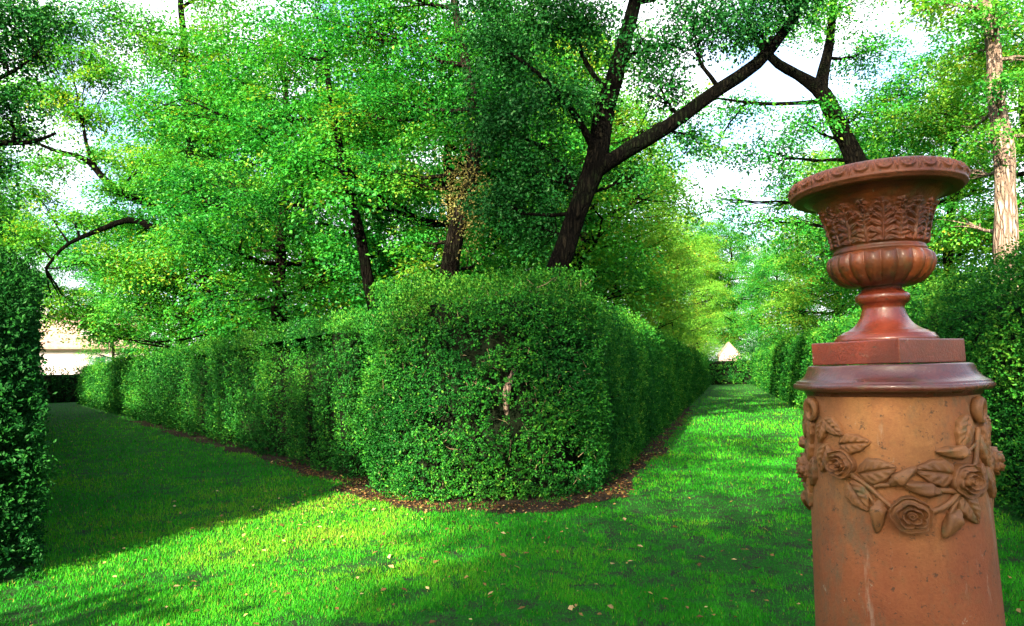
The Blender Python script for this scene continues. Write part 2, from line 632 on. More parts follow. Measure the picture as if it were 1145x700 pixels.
def hedge(name, label, poly, H, mat, dens, leaf=.034, seed=0, rr=.18, bump=.07, seg=None, topbump=.06, near=8.0, group=None, twigs=0, maxd=1e9,
          smoothn=False, holes=(), shag=.55):
    rng = np.random.default_rng(seed)
    pts, nrm = perim(poly, .08)
    if smoothn:
        k = np.ones(9) / 9
        ext = np.vstack([nrm[-4:], nrm, nrm[:4]])
        nrm = norm(np.stack([np.convolve(ext[:, i], k, 'valid') for i in range(2)], 1))
    dist = np.maximum(np.hypot(pts[:, 0], pts[:, 1]), near)
    view = -(pts / dist[:, None] * nrm).sum(1)
    lodk = np.clip(dist / near, 1, 99) ** .72
    wgt = 1 / lodk ** 1.75 * np.where(view > -.08, 1.0, .22)
    P3 = np.c_[pts, np.zeros(len(pts))]
    nsp = int(dens * (H * wgt).sum() * .08)
    idx = rng.choice(len(pts), nsp, p=wgt / wgt.sum())
    z = H * (1 - (1 - rng.random(nsp)) ** 1.0)
    z = np.maximum(z, .02)
    base = pts[idx] + (rng.random((nsp, 1)) - .5) * .09 * np.stack([-nrm[idx][:, 1], nrm[idx][:, 0]], 1)
    n2 = nrm[idx]

    def disp(b, zz):
        q = np.c_[b, zz]
        d = bump * (noise(q, 1.1, seed + 1) + .6 * noise(q, 2.7, seed + 2)) + .05 * noise(q, 6., seed + 3)
        if seg:
            s = b @ seg[0] / seg[1] + .25 * noise(np.c_[b * 0, zz[:, None]], .8, seed + 6)
            f = np.abs((s + .35 * np.sin(s * 1.7)) % 1.0 - .5) * 2      # 0 middle .. 1 crease
            d = d - seg[2] * np.clip((f - .55) / .45, 0, 1) ** 1.5
        return d

    inset = np.where(z > H - rr, rr - np.sqrt(np.maximum(0, rr * rr - (z - (H - rr)) ** 2)), 0)
    d = disp(base, z)
    # vertical sides lean in very slightly towards the top
    pos = np.c_[base + n2 * (d - inset - .03 * z / H)[:, None], z + topbump * noise(np.c_[base, base[:, :1] * 0], .9, seed + 8) * (z / H)]
    tilt = np.clip((z - (H - rr)) / rr, 0, 1)
    N3 = norm(np.c_[n2 * (1 - .8 * tilt)[:, None], .15 + tilt])
    lk = lodk[idx]
    # top surface
    bb0, bb1 = np.min(poly, 0), np.max(poly, 0)
    area = abs(sum(poly[i][0] * poly[(i + 1) % len(poly)][1] - poly[(i + 1) % len(poly)][0] * poly[i][1] for i in range(len(poly)))) / 2
    ntry = int(dens * np.prod(bb1 - bb0) * .8)
    ntry = min(ntry, 400000)
    T = rng.uniform(bb0, bb1, (ntry, 2))
    T = T[in_poly(T, poly)]
    dt = np.maximum(np.hypot(T[:, 0], T[:, 1]), near)
    lt = np.clip(dt / near, 1, 99) ** .72
    frac = dens * area / max(1, len(T))
    T = T[rng.random(len(T)) < np.minimum(1, frac * .5 / lt ** 2.2)]
    lt = np.clip(np.hypot(T[:, 0], T[:, 1]) / near, 1, 99) ** .72
    zt = H + topbump * noise(np.c_[T, T[:, :1] * 0], .9, seed + 8) + .05 * noise(np.c_[T, T[:, :1] * 0], 3.5, seed + 9) + np.abs(rng.normal(0, .03, len(T)))
    pos = np.vstack([pos, np.c_[T, zt]])
    N3 = np.vstack([N3, np.tile([0, 0, 1.], (len(T), 1))])
    lk = np.r_[lk, lt]
    # gaps in the foliage
    g = noise(pos, 2.2, seed + 4) + .7 * noise(pos, 5.5, seed + 5)
    keep = rng.random(len(pos)) > np.clip((-g - (.22 if shag > .5 else .5)) * 1.6, 0, .88 if shag > .5 else .5)
    for (hx, hy, hz, hr) in holes:
        keep &= np.linalg.norm(pos - np.array([hx, hy, hz]), axis=1) > hr
    pos, N3, lk = pos[keep], N3[keep], lk[keep]
    inner = rng.random(len(pos)) < .45
    pin = np.r_[np.zeros(len(pos)), rng.uniform(.10, .26, inner.sum())]
    pos, N3, lk = np.vstack([pos, pos[inner]]), np.vstack([N3, N3[inner]]), np.r_[lk, lk[inner]]
    # sprigs: a few leaves along a short shoot
    ns = len(pos)
    K = 7
    sd = norm(N3 * (.35 + shag) + rng.normal(0, .6, (ns, 3)) + np.array([0, 0, .35]))
    depth = -rng.gamma(1.4, .035, ns) + .02 - pin
    start = pos + N3 * depth[:, None]
    sl = rng.uniform(.04, .075 + .08 * shag, ns) * lk
    f = (np.arange(K) + .5) / K
    C = start[:, None] + sd[:, None] * (sl[:, None] * f[None])[..., None]
    lkk = np.repeat(lk, K)
    C = C.reshape(-1, 3) + rng.normal(0, .008, (ns * K, 3)) * lkk[:, None]
    sdk = np.repeat(sd, K, 0)
    N3k = np.repeat(N3, K, 0)
    D = norm(sdk * .6 + rng.normal(0, .7, (ns * K, 3)))
    Nn = norm(N3k * .8 + np.array([0, 0, .45]) + rng.normal(0, .55, (ns * K, 3)))
    L = leaf * rng.uniform(.7, 1.25, ns * K) * lkk ** .95
    W = L * rng.uniform(.5, .68, ns * K)
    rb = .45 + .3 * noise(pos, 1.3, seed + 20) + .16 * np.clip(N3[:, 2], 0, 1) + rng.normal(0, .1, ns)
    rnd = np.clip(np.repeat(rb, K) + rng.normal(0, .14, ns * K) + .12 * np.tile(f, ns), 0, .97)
    rnd = np.where(rng.random(ns * K) < .012, 1.0, rnd)
    c0 = np.mean(poly, 0)
    root = thing(name, label, 'hedge', (c0[0], c0[1], 0), group)
    off = np.array([c0[0], c0[1], 0])
    C = C - off
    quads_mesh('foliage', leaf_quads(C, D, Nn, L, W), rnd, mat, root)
    # solid core, its dark colour standing for the shaded twiggy inside
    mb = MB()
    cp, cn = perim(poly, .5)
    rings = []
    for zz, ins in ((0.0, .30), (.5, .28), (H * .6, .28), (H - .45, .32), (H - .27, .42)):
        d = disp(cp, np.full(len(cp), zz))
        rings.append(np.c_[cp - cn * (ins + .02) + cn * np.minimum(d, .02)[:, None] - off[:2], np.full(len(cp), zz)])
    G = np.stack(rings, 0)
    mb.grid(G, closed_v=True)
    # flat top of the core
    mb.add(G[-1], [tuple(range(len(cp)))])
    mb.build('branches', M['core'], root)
    if twigs:
        tb = MB()
        sel = rng.choice(ns, twigs, replace=False)
        for i in sel:
            p = pos[i] - off
            dd = norm(N3[i] * .35 + np.array([0, 0, .5]) + rng.normal(0, .6, 3))
            Lh = rng.uniform(.1, .28)
            a = p - N3[i] * .07 - dd * Lh * .5
            q = np.stack([a, a + dd * Lh * .5 + rng.normal(0, .015, 3), a + dd * Lh])
            tb.tube(q, [.0045, .0035, .002], 4, False)
        tb.build('twig', M['twig'], root)['kind'] = 'stuff'
    return root


corner = hedge('corner_bush', 'big rounded bush bulging forward where the two walks meet', F_BUSH, 2.62, M['hedge'], 700, .034, 101, rr=.55, bump=.15, topbump=.12,
               smoothn=True, twigs=260, shag=.75, holes=((-.03, 7.85, 1.25, .09),))
corner['category'] = 'bush'
mb = MB()
mb.tube([(.40, -1.0, .95), (.40, -1.16, 1.18), (.42, -1.17, 1.30), (.50, -1.0, 1.5)], [.03, .042, .046, .02], 8, True, .15, 3)
mb.build('bare_stem', M['bark_pale'], corner, True)

hedge('clipped_hedge', 'long clipped hedge running back along the right side of the left walk', F_LEFTWING, 2.40, M['hedge'], 470, .029, 202,
      seg=(DL, 1.45, .5), bump=.06, topbump=.035, near=9.5, shag=.15, group='clipped hedges along the walks')
hedge('clipped_hedge', 'long shaded clipped hedge running back on the left side of the right walk', F_RIGHTWING, 2.38, M['hedge'], 500, .029, 303,
      seg=(DR, 1.9, .06), bump=.05, topbump=.03, near=8.5, shag=.2, group='clipped hedges along the walks')
hedge('clipped_hedge', 'long clipped hedge behind the urn, along the right side of the right walk', F_RIGHTHEDGE, 2.45, M['hedge'], 420, .031, 404,
      seg=(DR, 1.3, .045), bump=.05, topbump=.03, near=8.0, shag=.2, group='clipped hedges along the walks')
hedge('clipped_hedge', 'dark hedge end standing nearest at the left edge of the photo', F_LEFTHEDGE, 2.42, M['hedge_shaded'], 480, .034, 505,
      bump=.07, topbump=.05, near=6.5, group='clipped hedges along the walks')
hedge('end_hedge', 'dark low hedge closing the far end of the left walk', F_LEFTEND, 2.45, M['hedge_shaded'], 300, .034, 606, near=8.0, group='hedges closing the walks')
hedge('end_hedge', 'clipped hedge closing the far end of the right walk', F_RIGHTEND, 2.45, M['hedge'], 420, .034, 707, near=8.0, bump=.12, group='hedges closing the walks')


# ------------------------------------------------------------------ trees
def qcurve(a, b, c, n=8):
    t = np.linspace(0, 1, n)[:, None]
    return a * (1 - t) ** 2 + 2 * b * t * (1 - t) + c * t * t


def smooth_path(P, R, n=24):
    P, R = np.asarray(P, float), np.asarray(R, float)
    s = np.r_[0, np.cumsum(np.linalg.norm(np.diff(P, axis=0), axis=1))]
    u = np.linspace(0, s[-1], n)
    # Catmull-Rom through tangents
    Tg = np.gradient(P, s, axis=0)
    out = np.zeros((n, 3))
    for k, x in enumerate(u):
        i = min(max(np.searchsorted(s, x) - 1, 0), len(s) - 2)
        h = s[i + 1] - s[i]
        t = (x - s[i]) / h
        out[k] = (2 * t ** 3 - 3 * t ** 2 + 1) * P[i] + (t ** 3 - 2 * t ** 2 + t) * h * Tg[i] + (-2 * t ** 3 + 3 * t ** 2) * P[i + 1] + (t ** 3 - t ** 2) * h * Tg[i + 1]
    return out, np.interp(u, s, R)


def tree(name, label, base, trunks, blobs, seed, leafmat, bark, leaf=.10, per=34, spray=.5, group=None, flat=.12, upw=1.0, jitter=.42,
         limb=.06, fill=.42, extra=None, droop=.25, twig_n=9, cat='tree', thin=.62):
    """trunks: list of (points, radii) in world; blobs: (center, rx, rz, nspray)"""
    rng = np.random.default_rng(seed)
    per = int(per * 1.42)
    base = np.array([base[0], base[1], 0.])
    root = thing(name, label, cat, tuple(base), group)
    tb, bb = MB(), MB()
    skel, skr = [], []
    for k, (P, R) in enumerate(trunks):
        P = np.array(P, float) - base
        L = np.linalg.norm(np.diff(P, axis=0), axis=1).sum()
        q, r = smooth_path(P, R, max(10, int(L / .35)))
        q = q + .05 * np.stack([noise(q, .8, seed + 31), noise(q, .8, seed + 32), 0 * q[:, 0]], 1)
        if k == 0:
            zz = q[:, 2]
            r = r * (1 + .55 * np.exp(-np.maximum(zz, 0) / .35))
        tb.tube(q, r, 14 if r[0] > .12 else 8, True, .16, seed + k)
        skel.append(q)
        skr.append(r)
    skel, skr = np.vstack(skel), np.concatenate(skr)
    Cs, Ns, Rs = [], [], []
    for (c, rx, rz, nsp) in blobs:
        nsp = max(6, int(nsp * thin))
        c = np.array(c, float) - base
        d = np.linalg.norm(skel - c, axis=1) + 1.3 * np.maximum(0, skel[:, 2] - c[2] + .3)
        i = int(np.argmin(d))
        a = skel[i]
        mid = (a + c) / 2 + np.array([0, 0, -.12 * np.linalg.norm(c - a)]) + rng.normal(0, .12, 3) * rx
        r0 = min(skr[i] * .7, limb * (.6 + .4 * rx))
        lp = qcurve(a, mid, c + np.array([0, 0, .2 * rz]), 9)
        lp = lp + .05 * rng.normal(0, 1, lp.shape) * np.linspace(0, 1, 9)[:, None]
        bb.tube(lp, np.linspace(r0, r0 * .35, 9), 6, False)
        u = norm(rng.normal(0, 1, (nsp, 3)))
        rr = rng.random(nsp) ** fill
        p = c + u * rr[:, None] * np.array([rx, rx, rz])
        p = p + .18 * rng.normal(0, 1, p.shape) * rx * .35
        p = p[p[:, 2] > .3]
        for j in rng.choice(len(p), min(twig_n, len(p)), replace=False):
            s0 = lp[rng.integers(3, 9)]
            e = p[j]
            md = (s0 + e) / 2 + rng.normal(0, .08, 3) * rx
            bb.tube(qcurve(s0, md, e, 5), np.linspace(r0 * .32, .006, 5), 4, False)
        Cs.append(p)
        Ns.append(norm((p - c) / np.array([rx, rx, rz])))
        Rs.append(np.full(len(p), spray))
    P = np.vstack(Cs)
    O = np.vstack(Ns)
    ns = len(P)
    az = rng.uniform(0, 2 * np.pi, (ns, per))
    rr = rng.random((ns, per)) ** .62 * spray * rng.uniform(.55, 1.3, (ns, 1))
    off = np.stack([np.cos(az) * rr, np.sin(az) * rr, rng.normal(0, flat * spray, (ns, per)) - droop * rr ** 2 / spray], -1)
    sN = norm(UP * upw + O * .42 + rng.normal(0, .22, (ns, 3)))
    # tilt the spray to its own plane
    ex = norm(np.cross(sN, np.array([.3, 1., .1])))
    ey = np.cross(sN, ex)
    W3 = P[:, None] + off[..., :1] * ex[:, None] + off[..., 1:2] * ey[:, None] + off[..., 2:] * sN[:, None]
    C = W3.reshape(-1, 3)
    nl = len(C)
    out2 = (np.cos(az)[..., None] * ex[:, None] + np.sin(az)[..., None] * ey[:, None]).reshape(-1, 3)
    D = norm(out2 + rng.normal(0, .5, (nl, 3)) + np.array([0, 0, -.25]))
    Nn = norm(np.repeat(sN, per, 0) + rng.normal(0, jitter, (nl, 3)))
    L = leaf * rng.uniform(.65, 1.3, nl)
    Wd = L * rng.uniform(.55, .85, nl)
    rb = .44 + .34 * noise(P + base, .5, seed + 40) + .22 * noise(P + base, 1.3, seed + 41) + rng.normal(0, .15, ns)
    rnd = np.clip(np.repeat(rb, per) + rng.normal(0, .12, nl), 0, .96)
    rnd = np.where(rng.random(nl) < .008, 1., rnd)
    quads_mesh('crown', leaf_quads(C, D, Nn, L, Wd), rnd, leafmat, root)
    tb.build('trunk', bark, root, True)
    if bb.v:
        bb.build('branches', bark, root, True)['kind'] = 'stuff'
    return root


def pblob(px, py, Y, rpx, rz=None, n=60):
    c = at(px, py, Y)
    r = rpx * Y / 760.
    return (c, r, r * (rz or .75), n)


def ppath(lst):
    """(px, py, Y, width in photo px) -> points, radii"""
    P = [at(x, y, Y) for x, y, Y, w_ in lst]
    R = [w_ * Y / 760. / 2 for x, y, Y, w_ in lst]
    return P, R


def rooted(lst, dx=0., dy=0.):
    P, R = ppath(lst)
    b = np.array([P[0][0] + dx, P[0][1] + dy, 0.])
    return [b] + P, [R[0] * 1.12] + R, b


# --- the leaning dark oak in the middle
P0, R0, b0 = rooted([(618, 318, 12.0, 37), (634, 275, 12.0, 36), (648, 228, 12.0, 34), (664, 185, 12.0, 38), (679, 120, 12.1, 32), (693, 65, 12.2, 27), (706, 20, 12.4, 24), (722, -60, 12.6, 17), (735, -140, 12.8, 9)], -.35)
Pb, Rb = ppath([(660, 196, 12.0, 27), (695, 172, 11.9, 26), (740, 145, 11.8, 24), (790, 110, 11.7, 22), (850, 68, 11.6, 19), (885, 20, 11.6, 15), (915, -40, 11.8, 10)])
Pc, Rc = ppath([(668, 178, 12.0, 13), (645, 130, 11.6, 10), (610, 90, 11.3, 8), (570, 60, 11.2, 5)])
Pd, Rd = ppath([(648, 225, 12.0, 10), (625, 185, 12.3, 8), (598, 160, 12.6, 6), (575, 150, 12.8, 4)])
Pe, Re = ppath([(684, 105, 12.1, 12), (665, 85, 12.4, 9), (650, 60, 12.5, 8), (640, 10, 12.6, 5)])
blobs = [pblob(560, 60, 12.0, 52, .9, 80), pblob(600, 20, 12.2, 55, .8, 80), pblob(560, 130, 12.4, 45, 1., 75), pblob(590, 190, 12.6, 45, .9, 60), pblob(615, 110, 11.6, 42, .9, 55),
         pblob(560, 230, 13.0, 38, .9, 50), pblob(600, 255, 13.0, 35, .9, 45), pblob(655, 20, 12.6, 48, .8, 60), pblob(640, -50, 12.5, 65, .8, 60), pblob(720, 55, 12.0, 45, .7, 34),
         pblob(770, 30, 11.6, 55, .7, 50), pblob(830, 15, 11.4, 60, .7, 55), pblob(880, -20, 11.2, 60, .7, 50), pblob(780, -40, 12.0, 75, .7, 50), pblob(690, -70, 12.0, 70, .7, 50),
         pblob(740, 95, 11.9, 36, .6, 24), pblob(775, 150, 11.9, 28, .4, 10), pblob(665, 120, 12.2, 28, .9, 20), pblob(700, 200, 12.2, 26, .5, 12), pblob(630, 200, 12.4, 30, .9, 26), pblob(545, 0, 12.5, 50, .8, 60)]
R0, Rb, Rc, Rd, Re = [[r_ * .70 for r_ in q_] for q_ in (R0, Rb, Rc, Rd, Re)]
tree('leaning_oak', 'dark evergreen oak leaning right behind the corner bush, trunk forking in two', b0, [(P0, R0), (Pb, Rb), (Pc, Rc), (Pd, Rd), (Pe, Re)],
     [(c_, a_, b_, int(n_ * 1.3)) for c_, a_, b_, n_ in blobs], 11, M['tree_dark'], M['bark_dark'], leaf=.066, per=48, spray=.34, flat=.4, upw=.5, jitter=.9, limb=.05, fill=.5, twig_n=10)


P0, R0, b0 = rooted([(500, 318, 14.5, 21), (506, 275, 14.5, 20), (515, 235, 14.5, 18), (525, 205, 14.5, 17), (530, 150, 14.6, 15), (524, 80, 14.8, 12), (510, 10, 15, 9), (500, -60, 15, 6)], -.1)
blobs = [pblob(480, 60, 14.8, 60, .7, 80), pblob(430, 110, 15.0, 58, .65, 80), pblob(490, 150, 15.2, 48, .7, 60), pblob(400, 40, 15.5, 62, .7, 80), pblob(450, -10, 15.2, 70, .7, 80),
         pblob(370, 130, 16.0, 52, .6, 60), pblob(450, 205, 15.5, 46, .6, 55), pblob(400, 190, 16, 45, .6, 50), pblob(470, 270, 16.5, 45, .7, 50), pblob(540, 290, 16.5, 38, .7, 40)]
t2 = tree('ivy_clad_tree', 'green tree with pale ivy around its grey trunk, left of the leaning oak', b0, [(P0, R0)], blobs, 22, M['tree'], M['bark_grey'], leaf=.075, per=44, spray=.52)
rng = np.random.default_rng(77)
n = 2600
pc = at(522, 222, 14.4) - b0
cc = pc + rng.normal(0, 1, (n, 3)) * np.array([.26, .22, .52])
quads_mesh('ivy', leaf_quads(cc, rng.normal(0, 1, (n, 3)), rng.normal(0, 1, (n, 3)) + np.array([0, -.6, .4]), rng.uniform(.03, .06, n), rng.uniform(.025, .05, n)), rng.random(n), M['pale'], t2)

# --- slim trunk further left
P0, R0, b0 = rooted([(416, 335, 16, 13), (407, 285, 16, 12), (396, 240, 16, 11), (385, 190, 16, 9), (372, 120, 16.2, 7), (365, 50, 16.4, 5)], .25)
blobs = [pblob(350, 190, 17, 55, .6, 70), pblob(300, 130, 17.5, 55, .6, 70), pblob(330, 60, 17, 60, .65, 80), pblob(400, 130, 17, 50, .6, 60), pblob(310, 230, 18, 55, .6, 70), pblob(370, 260, 18, 50, .6, 60), pblob(350, 5, 17, 62, .6, 70), pblob(430, 280, 18, 42, .6, 45)]
tree('slim_leaning_tree', 'green tree on a slim dark trunk leaning left behind the clipped hedge', b0, [(P0, R0)], blobs, 33, M['tree'], M['bark_dark'], leaf=.08, per=44, spray=.56)

# --- left tree whose limbs reach out over the left walk
P0, R0, b0 = rooted([(238, 372, 25, 15), (232, 310, 25, 15), (222, 250, 25, 14), (215, 190, 25.2, 12), (208, 120, 25.5, 10), (205, 50, 26, 8), (200, -30, 26, 5)], .2)
Pb, Rb = ppath([(222, 255, 25, 11), (190, 235, 24.6, 9), (152, 223, 24.2, 9), (120, 205, 24, 8), (95, 178, 24, 6), (60, 168, 24, 4), (20, 150, 24, 2.5)])
Pc, Rc = ppath([(230, 300, 25, 9), (190, 268, 24, 8), (148, 246, 23.6, 7), (110, 258, 23.2, 6), (75, 274, 23, 4), (50, 300, 23, 3)])
Pd, Rd = ppath([(108, 192, 24, 5), (98, 165, 24.2, 4), (92, 135, 24.5, 3)])
blobs = [pblob(200, 60, 25, 62, .6, 90), pblob(150, 40, 25.5, 50, .55, 60), pblob(260, 50, 26, 60, .6, 80), pblob(240, 130, 25, 55, .55, 80), pblob(170, 120, 25, 40, .5, 50), pblob(200, 195, 24.5, 48, .5, 70),
         pblob(260, 210, 25, 52, .5, 70), pblob(160, 180, 24.5, 28, .5, 22), pblob(215, 270, 24, 52, .5, 70), pblob(160, 300, 24, 45, .5, 55), pblob(150, 345, 24.5, 40, .5, 45), pblob(270, 290, 26, 50, .6, 60),
         pblob(110, 290, 23.5, 30, .4, 26), pblob(90, 245, 23.5, 32, .4, 30), pblob(50, 60, 24.5, 42, .5, 50), pblob(100, 70, 25, 38, .5, 50), pblob(240, -10, 25.5, 75, .5, 80), pblob(60, 185, 24, 30, .4, 26), pblob(20, 145, 24, 30, .4, 24), pblob(75, 25, 24.8, 38, .5, 40), pblob(25, 100, 24.2, 34, .45, 34), pblob(150, 215, 24.2, 22, .4, 16), pblob(60, 110, 24.5, 34, .45, 46), pblob(40, 215, 24, 26, .4, 24), pblob(125, 90, 25, 34, .45, 40), pblob(110, 175, 24.4, 26, .4, 24), pblob(62, 352, 26, 16, .4, 14), pblob(100, 350, 26, 22, .4, 24), pblob(130, 372, 27, 22, .5, 24), pblob(85, 355, 27, 18, .4, 16), pblob(70, 330, 25, 26, .4, 22), pblob(108, 372, 28, 14, .5, 12), pblob(130, 215, 24, 26, .4, 18), pblob(35, 262, 23.5, 30, .5, 30), pblob(20, 20, 24, 40, .5, 34),
         pblob(100, 130, 24.5, 34, .45, 34), pblob(120, 10, 25, 45, .45, 36)]
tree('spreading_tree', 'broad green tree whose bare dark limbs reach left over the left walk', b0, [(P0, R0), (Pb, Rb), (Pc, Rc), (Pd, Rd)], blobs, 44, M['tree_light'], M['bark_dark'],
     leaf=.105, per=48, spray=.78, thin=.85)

# --- dark near foliage in the top left corner
P0, R0, b0 = rooted([(-95, 330, 10.5, 30), (-85, 200, 10.5, 26), (-70, 60, 10.5, 20), (-60, -60, 10.6, 12)], -.2)
Pb, Rb = ppath([(-84, 190, 10.5, 12), (-40, 166, 10.8, 9), (0, 160, 11, 7), (35, 159, 11.2, 5), (62, 149, 11.4, 3)])
Pc, Rc = ppath([(-75, 90, 10.5, 9), (-30, 95, 10.8, 7), (10, 82, 11, 4), (40, 62, 11, 2)])
blobs = [pblob(0, 60, 11, 40, .8, 50), pblob(20, 20, 11, 42, .7, 50), pblob(15, 115, 11.2, 36, .5, 36), pblob(-30, 120, 11, 45, .8, 45), pblob(-40, 20, 11, 60, .8, 60), pblob(40, 60, 11.4, 26, .5, 16), pblob(-40, 230, 11, 45, .8, 50),
         pblob(10, 190, 11.4, 22, .4, 14), pblob(55, 20, 11.6, 26, .5, 20), pblob(30, 150, 11.4, 22, .4, 14), pblob(-10, -40, 11, 60, .8, 50)]
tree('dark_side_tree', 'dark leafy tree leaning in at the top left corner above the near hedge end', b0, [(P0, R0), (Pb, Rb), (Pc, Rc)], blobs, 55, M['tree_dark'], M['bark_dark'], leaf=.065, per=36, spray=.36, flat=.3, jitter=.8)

# --- tree rising behind the urn
P0, R0, b0 = rooted([(985, 300, 20, 26), (968, 215, 20, 24), (953, 172, 20, 22), (935, 130, 20, 19), (915, 98, 20, 18), (893, 84, 19.8, 12), (868, 70, 19.5, 10), (845, 40, 19.2, 7), (830, 0, 19, 4)], .25)
Pb, Rb = ppath([(917, 100, 20, 15), (922, 65, 20.2, 11), (929, 30, 20.4, 9), (935, -30, 20.6, 6)])
Pc, Rc = ppath([(925, 112, 20, 7), (895, 115, 19.6, 5), (850, 116, 19.2, 4), (805, 110, 19, 2.5)])
blobs = [pblob(930, 10, 20, 55, .6, 80), pblob(870, 30, 19.5, 55, .55, 70), pblob(970, 60, 20.5, 42, .6, 50), pblob(900, 140, 20, 46, .5, 50), pblob(860, 175, 20.5, 45, .5, 55), pblob(960, 130, 21, 42, .6, 50),
         pblob(830, 120, 19.5, 38, .4, 30), pblob(800, 172, 21, 34, .4, 26), pblob(770, 120, 19.5, 24, .35, 10), pblob(815, 225, 21.5, 30, .6, 26), pblob(900, 210, 21, 50, .6, 70), pblob(860, 250, 21.5, 48, .6, 65), pblob(930, 270, 22, 50, .7, 70), pblob(1000, 180, 22, 42, .7, 55), pblob(880, -30, 20, 60, .6, 60)]
tree('forked_tree', 'green tree rising behind the urn, its dark trunk bending left and forking', b0, [(P0, R0), (Pb, Rb), (Pc, Rc)], blobs, 66, M['tree'], M['bark_dark'], leaf=.09, per=46, spray=.62)

# --- pale trunk on the right
P0, R0, b0 = rooted([(1127, 272, 15, 23), (1123, 200, 15, 21), (1118, 130, 15, 18), (1112, 70, 15, 15), (1106, 10, 15, 15), (1100, -70, 15, 10)], .02)
blobs = [pblob(1060, 10, 15.5, 48, .6, 60), pblob(1125, 20, 15.6, 40, .6, 40), pblob(1160, 60, 15.8, 50, .7, 60), pblob(1090, 60, 16, 30, .5, 26), pblob(1170, 150, 16, 40, .8, 50), pblob(1140, -40, 15.3, 60, .6, 60),
         pblob(1075, 190, 17, 34, .8, 50), pblob(1165, 250, 16.5, 40, .7, 45), pblob(1090, 140, 17, 32, .6, 32), pblob(1030, -10, 16, 40, .5, 36), pblob(1105, 20, 14.4, 30, .6, 26), pblob(1118, 95, 14.3, 28, .6, 26), pblob(1108, 150, 14.3, 22, .6, 16), pblob(1070, 250, 17, 36, .7, 50)]
tree('pale_trunk_tree', 'tall tree with a pale sunlit trunk behind the right hedge', b0, [(P0, R0)], blobs, 77, M['tree_light'], M['bark_pale'], leaf=.085, per=36, spray=.48)


# --- woodland trees: four kinds, then copies
def wood_tree(kind, label):
    rng = np.random.default_rng(900 + kind)
    Ht = (13.5, 15.0, 12.5, 14.0, 14.5)[kind]
    low = (1.6, 2.6, 1.4, 2.2, 1.6)[kind]
    wide = (3.9, 3.4, 4.3, 3.6, 4.0)[kind]
    lean = rng.normal(0, .5, 2)
    zs = np.linspace(0, Ht * .86, 7)
    P = [np.array([lean[0] * (z / Ht) ** 1.5 + rng.normal(0, .12) * (z > 0), lean[1] * (z / Ht) ** 1.5 + rng.normal(0, .12) * (z > 0), z]) for z in zs]
    R = list(np.linspace(.26, .05, 7))
    bl = []
    nb = 27
    for i in range(nb):
        f = (i + .5) / nb
        z = low + 1.0 + (Ht - low - 1.8) * f
        prof = math.sin(math.pi * (.16 + .78 * f)) ** .7
        a = i * 2.4 + rng.normal(0, .3)
        r = wide * prof * rng.uniform(.45, .95)
        c = np.array([math.cos(a) * r, math.sin(a) * r, z + rng.normal(0, .3)])
        bl.append((c, rng.uniform(1.25, 1.95), rng.uniform(.7, 1.05), 50))
    mt = (M['tree'], M['tree_light'], M['tree'], M['tree_light'], M['tree_sunlit'])[kind]
    return tree('woodland_tree', label, (0, 0), [(P, R)], bl, 1000 + kind, mt, (M['bark'], M['bark_grey'], M['bark_dark'], M['bark'], M['bark'])[kind],
                leaf=.108, per=44, spray=.70, group='woodland trees behind the hedges', limb=.07)


